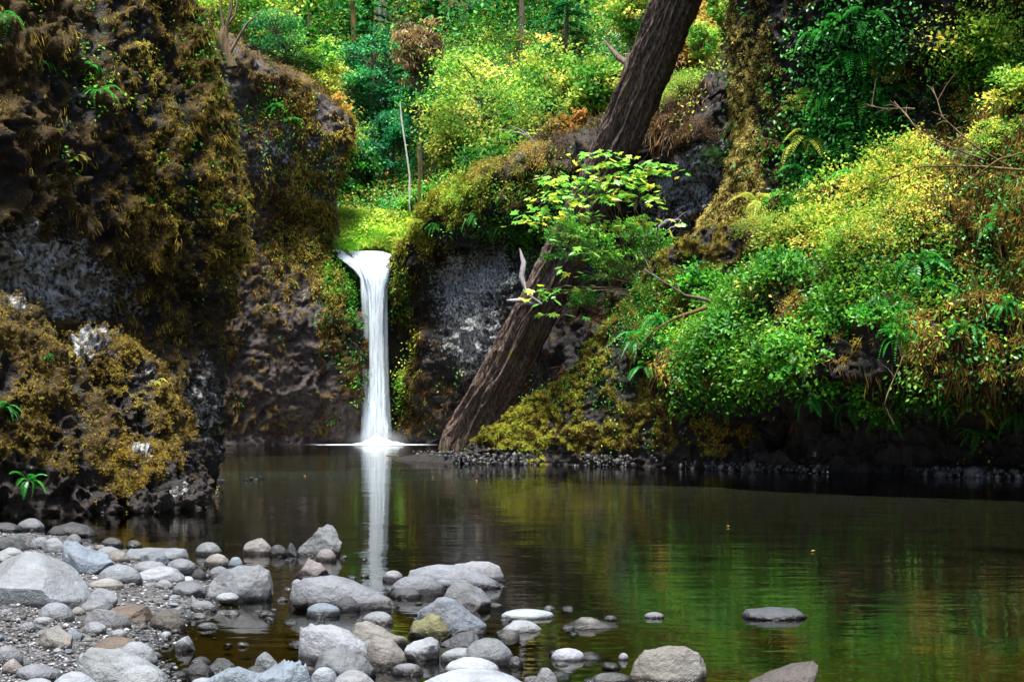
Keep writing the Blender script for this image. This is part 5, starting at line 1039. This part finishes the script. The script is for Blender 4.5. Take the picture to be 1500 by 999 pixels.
def conifer(cx, ytop, ybase, rpx, Yt, label, matn, seed, brown=False, group='trees beyond the bowl'):
    r = np.random.default_rng(seed); b0 = W(cx, ybase, Yt); H_ = (ybase - ytop) * Yt / F; Rr = rpx * Yt / F
    t = thing('conifer', label, 'conifer', tuple(b0), 0, group); T = Tubes(); T.add([[0, 0, -1], [0, 0, H_ * .5], [0.1, 0, H_]], [.22, .14, .03], 7)
    V, Fs, R, n = [], [], [], 0; nb = int(H_ * 5)
    for i in range(nb):
        q_ = (i + r.random()) / nb; z = H_ * (.06 + .92 * q_); L_ = Rr * (1 - q_) ** .75 * r.uniform(.7, 1.1) + .2; a_ = r.uniform(0, 6.28); d = np.array([math.cos(a_), math.sin(a_), 0])
        s = np.linspace(.12, 1, 26); bp = d * (s * L_)[:, None] + np.array([0, 0, 1.0]) * (z + .12 * L_ * s - .34 * L_ * s ** 2)[:, None]
        T.add(bp[::6], np.linspace(.03, .006, len(bp[::6])), 4); side = np.cross(d, [0, 0, 1.0]); cr = r.uniform(.1, .8)
        for sg in (-1, 1):
            for rep in range(2):
                w_ = (.16 + .30 * L_ * s * (1.15 - s)) ; D = side * sg + d * r.uniform(.3, .8) + np.array([0, 0, -.35]) + r.normal(0, .2, (26, 3))
                v, f = leaf_quads(bp + r.normal(0, .05, (26, 3)), D, np.array([0, 0, 1.0]) + r.normal(0, .2, (26, 3)), w_ * 1.1, .11, .1); V.append(v); Fs.append(f + n); n += len(v); R.append(np.repeat(np.clip(cr + r.normal(0, .12, 26), 0, 1), 4))
    link('crown', mesh_np('crown', np.concatenate(V), np.concatenate(Fs), {'rnd': np.concatenate(R)}), M[matn], t); link('trunk', T.mesh('trunk'), M['bark'], t)
L3 = 'lime'
tree(705, 165, 92, 88, 80, 'big glowing yellow-green maple above the brow of the bowl', 'lime', 150, 60, (.17, .30)); tree(800, 120, 55, 50, 83, 'lime maple peeping out between the glowing maple and the log', 'lime', 60, 60)
tree(880, 130, 52, 48, 70, 'yellow-green maple pressed against the upper log', 'lime', 80, 70); tree(668, 222, 34, 24, 80, 'low lime bush-like maple above the golden lip', 'lime', 50, 60, trunk_r=.08)
tree(745, 235, 60, 30, 74, 'wide yellow-green maple overhanging the shaded wall', 'lime', 70, 70, trunk_r=.08); tree(840, 200, 36, 30, 69, 'small amber-leaved tree beside the log', 'amber', 40, 50, trunk_r=.07)
tree(455, 110, 45, 62, 88, 'yellow-leaved tree rising behind the rock shoulder', 'lime', 80, 60); tree(488, 190, 32, 52, 84, 'amber and lime tree hugging the rim of the rock shoulder', 'amber', 60, 50, trunk_r=.1)
tree(360, 20, 62, 40, 82, 'golden maple over the rock shoulder at the top frame edge', 'lime', 80, 60); tree(400, 48, 46, 34, 79, 'dark green bushy tree sitting on the rock shoulder', 'teal', 60, 50, (.12, .2), trunk_r=.08)
tree(430, 90, 40, 30, 80, 'mid green tree in front of the yellow-leaved one', 'green', 50, 50, (.12, .2), trunk_r=.08); tree(550, 110, 45, 70, 100, 'tall deep green broadleaf tree at the centre of the gap', 'teal', 90, 60)
tree(575, 215, 42, 55, 93, 'deep green tree above the grassy shelf', 'teal', 80, 60); tree(520, 250, 32, 40, 90, 'green tree at the far edge of the grassy shelf', 'green', 60, 50); tree(620, 150, 40, 45, 96, 'blue-green tree behind the glowing maple', 'teal', 60, 60)
tree(612, 75, 36, 45, 92, 'tree draped in hanging orange-brown moss', 'brown', 60, 70, (.2, .5), fine=True, drop_=1.2); tree(470, 40, 50, 45, 108, 'pale green tree high behind the rock shoulder', 'maple', 70, 50)
tree(1000, 60, 42, 45, 68, 'amber tree between the log top and the high wall', 'amber', 70, 60, trunk_r=.1); tree(960, 110, 40, 40, 66, 'brown twiggy tree behind the upper log', 'brown', 60, 50, trunk_r=.1, fine=True); tree(1030, 60, 24, 30, 66, 'yellowish tree growing against the golden corner of the high wall', 'lime', 70, 40, (.10, .18), trunk_r=.08)
tree(1020, 20, 50, 34, 76, 'lime tree at the top frame edge beside the log', 'lime', 60, 60); tree(930, 20, 40, 40, 84, 'yellow-green tree behind the log top', 'lime', 60, 60)
conifer(545, -60, 215, 62, 104, 'dark hemlock conifer filling the middle of the gap', 'teal', 1); conifer(830, -50, 150, 85, 92, 'feathery green hemlock with drooping sprays above the glowing maple', 'teal', 2); conifer(640, -90, 130, 70, 110, 'blue-green hemlock behind the moss-draped tree', 'teal', 3)
conifer(905, -70, 90, 60, 96, 'green hemlock close behind the log top', 'teal', 4); conifer(490, -80, 120, 60, 118, 'tall hemlock far up the wooded slope behind the shoulder', 'teal', 5); conifer(740, -120, 60, 70, 112, 'hemlock at the top frame edge above the glowing maple', 'green', 6)
conifer(450, 15, 110, 26, 84, 'young light green conifer on the rim behind the shoulder', 'green', 7); conifer(595, 40, 240, 40, 98, 'slim hemlock standing beside the pale sapling', 'teal', 8)
def pole(pts_, rads, label, matn, name='tree_trunk', cat='tree trunk', rough=.4, rndm=1):
    P = np.array([W(*q_) for q_ in pts_]); g_ = drop(P[0][0], P[0][1], P[0][2] + .5)
    if g_ is not None and g_[2] < P[0][2] - .3 and P[0][2] - g_[2] < 14: P = np.concatenate([[[P[0][0], P[0][1], g_[2] - .3]], P]); rads = [rads[0] * 1.2] + list(rads)
    T = Tubes(); T.add(P - P[0], rads, 10, rough, rndm); o = link(name, T.mesh(name), M[matn], label=label, category=cat); o.location = P[0]; return o
pole([(562, 60, 108), (560, 30, 108), (557, -20, 108), (555, -120, 108)], [.44, .42, .38, .34], 'thick grey tree trunk at the top of the gap', 'barkgrey'); pole([(766, 60, 100), (765, 30, 100), (764, -30, 100), (762, -100, 100)], [.26, .22, .2, .18], 'brown-pink trunk rising behind the glowing maple', 'bark')
pole([(519, 60, 104), (517, 10, 104), (512, -80, 104)], [.2, .18, .15], 'slender mossy trunk just beside the thick grey trunk', 'mosstwig'); pole([(600, 256, 86), (594, 215, 86), (588, 175, 86), (586, 150, 86)], [.08, .07, .055, .03], 'thin white sapling stem above the grassy shelf', 'barkpale', 'sapling', 'sapling')
pole([(614, 250, 85), (613, 232, 85), (611, 205, 85)], [.10, .08, .04], 'short orange-brown dead stem next to the white sapling', 'mosstwig', 'dead_sapling', 'dead sapling'); pole([(945, 112, 56.5), (905, 84, 58), (885, 60, 59)], [.20, .15, .04], 'broken mossy snag sticking out beside the upper log', 'bark', 'snag', 'snag')
# bare multi-stem sapling on the edge of the big cliff
T = Tubes(); b0 = W(331, 78, 35.2)
def loc_(lst, Yq): return [W(a_, b_, Yq) - b0 for a_, b_ in lst]
T.add(loc_([(338, 100), (331, 78), (326, 55), (330, 40)], 35.2), [.17, .15, .13, .08], 8, .6, 1)
for l in ([(326, 58), (332, 35), (337, 10), (345, -30)], [(328, 50), (324, 20), (320, -30)], [(330, 42), (345, 22), (352, -20)], [(336, 80), (350, 55), (362, 35), (380, 20)], [(329, 48), (340, 10), (338, -40)]): T.add(loc_(l, 35.2), np.linspace(.05, .015, len(l)), 5)
o = link('cliff_sapling', T.mesh('cliff_sapling'), M['twig'], label='dark many-stemmed bare sapling rooted on the edge of the big mossy cliff', category='sapling'); o.location = b0
# dead arching twigs
def branch(pts_, r0, label, matn='twig', side=6, seed=1, name='dead_branch', cat='dead branch', twl=.35):
    P = np.array([W(*q_) for q_ in pts_]); r = np.random.default_rng(seed); T = Tubes(); n = 14
    tq = np.linspace(0, 1, n); Pi = np.stack([np.interp(tq, np.linspace(0, 1, len(P)), P[:, i]) for i in range(3)], 1) + np.cumsum(r.normal(0, .012, (n, 3)), 0); T.add(Pi - P[0], np.linspace(r0, r0 * .3, n) * .75, 6, .5, seed)
    for k in range(side):
        i = int(r.integers(3, n - 1)); d = Pi[i] - Pi[i - 1]; d = d / np.linalg.norm(d); q_ = d + r.normal(0, .8, 3) * [1, .5, 1]; L_ = twl * r.uniform(.5, 1.6)
        T.add([Pi[i] - P[0], Pi[i] - P[0] + q_ * L_ * .5, Pi[i] - P[0] + q_ * L_ + [0, 0, -.1]], [r0 * .35, r0 * .2, r0 * .08], 4)
    o = link(name, T.mesh(name), M[matn], label=label, category=cat); o.location = P[0]; return o
branch([(1500, 250, 34.5), (1420, 244, 34.3), (1350, 245, 34.8), (1290, 270, 35.5)], .05, 'thick mossy dead branch reaching out level from the frame edge', 'mosstwig', 9, 1); branch([(1480, 245, 35), (1430, 215, 34.6), (1385, 175, 34.8), (1370, 130, 35.2)], .04, 'bare twig arching up from the thick mossy branch', 'twig', 8, 2)
branch([(1440, 235, 35), (1390, 215, 35), (1340, 190, 35.6), (1310, 150, 36.4)], .035, 'bare brown twig crossing the yellow shrubs', 'twig', 8, 3); branch([(1500, 225, 34), (1460, 235, 34.1), (1400, 280, 34.6), (1350, 290, 35.2)], .04, 'mossy dead branch sloping down below the thick one', 'mosstwig', 7, 4)
branch([(1340, 160, 40), (1300, 158, 40), (1270, 150, 40.6)], .03, 'short dead twig among orange leaves on the wall', 'twig', 7, 5); branch([(1040, 440, 40.0), (1000, 430, 40), (970, 410, 40), (945, 395, 40.4)], .07, 'dark crooked branch jutting from the bank toward the maple', 'bark', 6, 6)
branch([(1035, 450, 39.9), (990, 465, 39.8), (960, 480, 40), (925, 520, 40.4)], .08, 'mossy limb slanting down toward the spit', 'mosstwig', 7, 7); branch([(1310, 620, 33.8), (1295, 590, 33.6), (1320, 530, 33.8), (1322, 520, 34)], .025, 'pale thin twig curving by the dangling ferns', 'twig', 4, 8)
branch([(765, 228, 71), (757, 250, 69.8), (744, 275, 69.5), (738, 295, 69.4)], .12, 'yellow mossy limb dangling from the brow of the bowl', 'mosstwig', 4, 9, twl=.6); branch([(945, 350, 55), (980, 322, 54.5), (1000, 320, 54), (985, 340, 54)], .12, 'grey dead limb lying against the back wall beside the mossy corner', 'barkgrey', 3, 10)
branch([(792, 545, 60), (788, 530, 59.5), (792, 560, 59.2), (802, 575, 59)], .08, 'knot of bare roots hanging in the hollow under the log', 'bark', 8, 11, name='root', cat='root', twl=.7)
branch([(566, 667, 51.5), (578, 668, 51.2), (596, 671, 50.8)], .03, 'thin yellow stick floating in front of the fall', 'mosstwig', 0, 12, name='stick', cat='stick')
branch([(800, 240, 68), (790, 225, 67), (785, 210, 67), (770, 190, 67)], .08, 'bare grey branch in the yellow leaves over the shaded wall', 'barkgrey', 6, 14, twl=.9)
# grassy shelf above the fall
r = np.random.default_rng(3); n = 45000
gx = r.uniform(-11.6, -4.6, n); gy = r.uniform(83.3, 86.5, n) ; 
y0 = np.interp(gx, [-30, -14, -6, -3, 2], [70, 87, 84.6, 83, 79]); tq = gy - 82.6
gz_ = 10.7 + 2.9 * smooth(tq, -.3, 3.8) + .25 * fbm(np.stack([gx, gy, 0 * gx], -1), .8, 3, 2)
D = np.stack([r.normal(0, .35, n), r.normal(-.2, .3, n), np.full(n, 1.0)], 1); L_ = r.uniform(.2, .5, n) * (1 + .4 * fbm(np.stack([gx, gy, gz_], -1), 1.6, 2, 4)); V, Fq = leaf_quads(np.stack([gx, gy, gz_], 1), D, np.array([0, -.4, 1.0]) + r.normal(0, .5, (n, 3)), L_, L_ * .34, .1)
link('grass', mesh_np('grass', V, Fq, {'rnd': np.repeat(np.clip(.5 + .4 * fbm(np.stack([gx, gy, gz_], -1), .9, 3, 4) + r.normal(0, .18, n), 0, 1), 4)}), M['grass'], kind='stuff')
r = np.random.default_rng(8); nc = 900; cx_ = r.uniform(-11.6, -4.4, nc); cq = r.uniform(1.1, 4.3, nc)
Cc = np.stack([cx_, 82.7 + cq, 10.75 + 3.0 * smooth(cq, -.3, 3.8)], 1); Cc[:, 2] += .2 * fbm(Cc, .8, 3, 2) + r.uniform(0, .3, nc)
V, Fq, R = leafmass(Cc, 34, .17, (.12, .24), r, .6, width=.6)
link('ground_cover', mesh_np('ground_cover', V, Fq, {'rnd': np.clip(R * .7 + .3, 0, 1)}), M['grass'], kind='stuff')
nc = 420; cx_ = r.uniform(-13, -4.0, nc); Cc = np.stack([cx_, 86.2 + r.uniform(0, 1.5, nc), 13.0 + r.uniform(-.4, 1.8, nc) + .9 * fbm(np.stack([cx_, cx_ * 0, cx_ * 0], -1), .5, 2, 3)], 1)
V, Fq, R = leafmass(Cc, 40, .26, (.16, .3), r, .6, width=.6); link('undergrowth', mesh_np('undergrowth', V, Fq, {'rnd': R}), M['green'], kind='stuff')
xs = np.linspace(-12.5, -3.8, 60); tq = np.linspace(0, 4.6, 40); Xq, Tq = np.meshgrid(xs, tq, indexing='ij'); Pq = np.stack([Xq, 82.6 + Tq, 10.45 + 3.0 * smooth(Tq, -.3, 3.8)], -1); Pq[..., 2] += .2 * fbm(Pq, .8, 3, 2) - (1.5 * (Tq < .05))
link('bank', mesh_np('bank', Pq.reshape(-1, 3), grid_faces(60, 40), {'moss': Pq[..., 0].ravel() * 0 + .2, 'lich': Pq[..., 0].ravel() * 0}, True), M['cliff_dark'], kind='structure')
# undergrowth on the wooded slope, and the far wood above it
def slope(n, x0, x1, y0_, y1_, lift, matn, seed, size, name, spread=.45, clump=24, zones=None):
    r = np.random.default_rng(seed); nc = n // clump; x = r.uniform(x0, x1, nc * 3); t_q = r.uniform(y0_, y1_, nc * 3)
    yb = np.interp(x, [-75, -30, -14, -6, -3, 2, 8, 14, 75], [50, 66, 83, 84.6, 83, 79, 68, 58, 50]); y = yb + t_q; z = 9.9 + np.interp(t_q, [0, 1.5, 6, 80], [0, 1.6, 4.6, 68])
    P = np.stack([x, y, z], -1); P[:, 2] += fbm(P, .12, 4, 5) * 1.5 + lift * r.random(len(P)) ** 1.5; f = fbm(P, .16, 3, seed * 3) > -.25 + .3 * r.random(len(P)); px = 750 + x / y * F; f &= (px > 150) & (px < 1300); P = P[f][:nc]
    V, Fq, R = leafmass(P, clump, spread, size, r, .5); link(name, mesh_np(name, V, Fq, {'rnd': R}), M[matn], kind='stuff')
slope(90000, -32, 22, 0, 26, 1.3, 'green', 1, (.14, .28), 'undergrowth'); slope(70000, -32, 22, 0, 30, 1.6, 'teal', 2, (.14, .28), 'undergrowth'); slope(50000, -32, 24, 0, 26, 1.8, 'lime', 3, (.13, .24), 'undergrowth')
slope(26000, -32, 24, 0, 26, 1.5, 'amber', 4, (.13, .24), 'undergrowth'); slope(90000, -48, 40, 22, 75, 7, 'teal', 5, (.3, .6), 'far_wood', 1.1); slope(50000, -48, 40, 22, 75, 8, 'green', 6, (.3, .6), 'far_wood', 1.1); slope(30000, -48, 40, 18, 75, 8, 'lime', 7, (.25, .5), 'far_wood', 1.0)
# shrubs along the brow
for a_ in [(715, 250, 30, 'amber bush growing on the brow next to the dangling limb', 'amber'), (780, 232, 40, 'brownish bush on the brow in front of the log', 'amber'), (960, 185, 34, 'brown bush hanging over the back wall behind the log', 'brown'), (1030, 190, 36, 'tangled tan bush above the back wall', 'brown'), (1000, 130, 40, 'greenish bush on the ledge behind the log', 'lime'), (1050, 230, 28, 'dark green bush in the angle of back wall and high wall', 'green')]:
    shrub('far', a_[0], a_[1], a_[2], a_[3], a_[4], 'bushes on the brow of the bowl')
# fallen leaves adrift
lf = mesh_np('floating_leaf', *leaf_quads(np.array([[0, 0, 0.0]]), np.array([[1.0, 0, 0]]), np.array([[0, 0, 1.0]]), 1.0, .6, .06), {'rnd': np.full(4, .95)}); lf.materials.append(M['amber'])
for i, (px, py, s, lb) in enumerate([(1188, 806, .05, 'curled orange leaf adrift alone on the open dark pool'), (697, 704, .08, 'tiny pale leaf floating in front of the leaning log'), (447, 697, .1, 'leaf adrift near the foam line of the fall'), (636, 698, .08, 'small leaf floating below the spit tip'), (1068, 770, .07, 'speck-like leaf on the green reflection')]):
    Yw = Yat(py, .02); o = bpy.data.objects.new('floating_leaf', lf); col.objects.link(o); o.location = ((px - 750) / F * Yw, Yw, .012); o.scale = (s, s, s * 3); o.rotation_euler = (.2, -.2, i); o['label'] = lb; o['category'] = 'leaf'; o['group'] = 'leaves adrift on the pool'
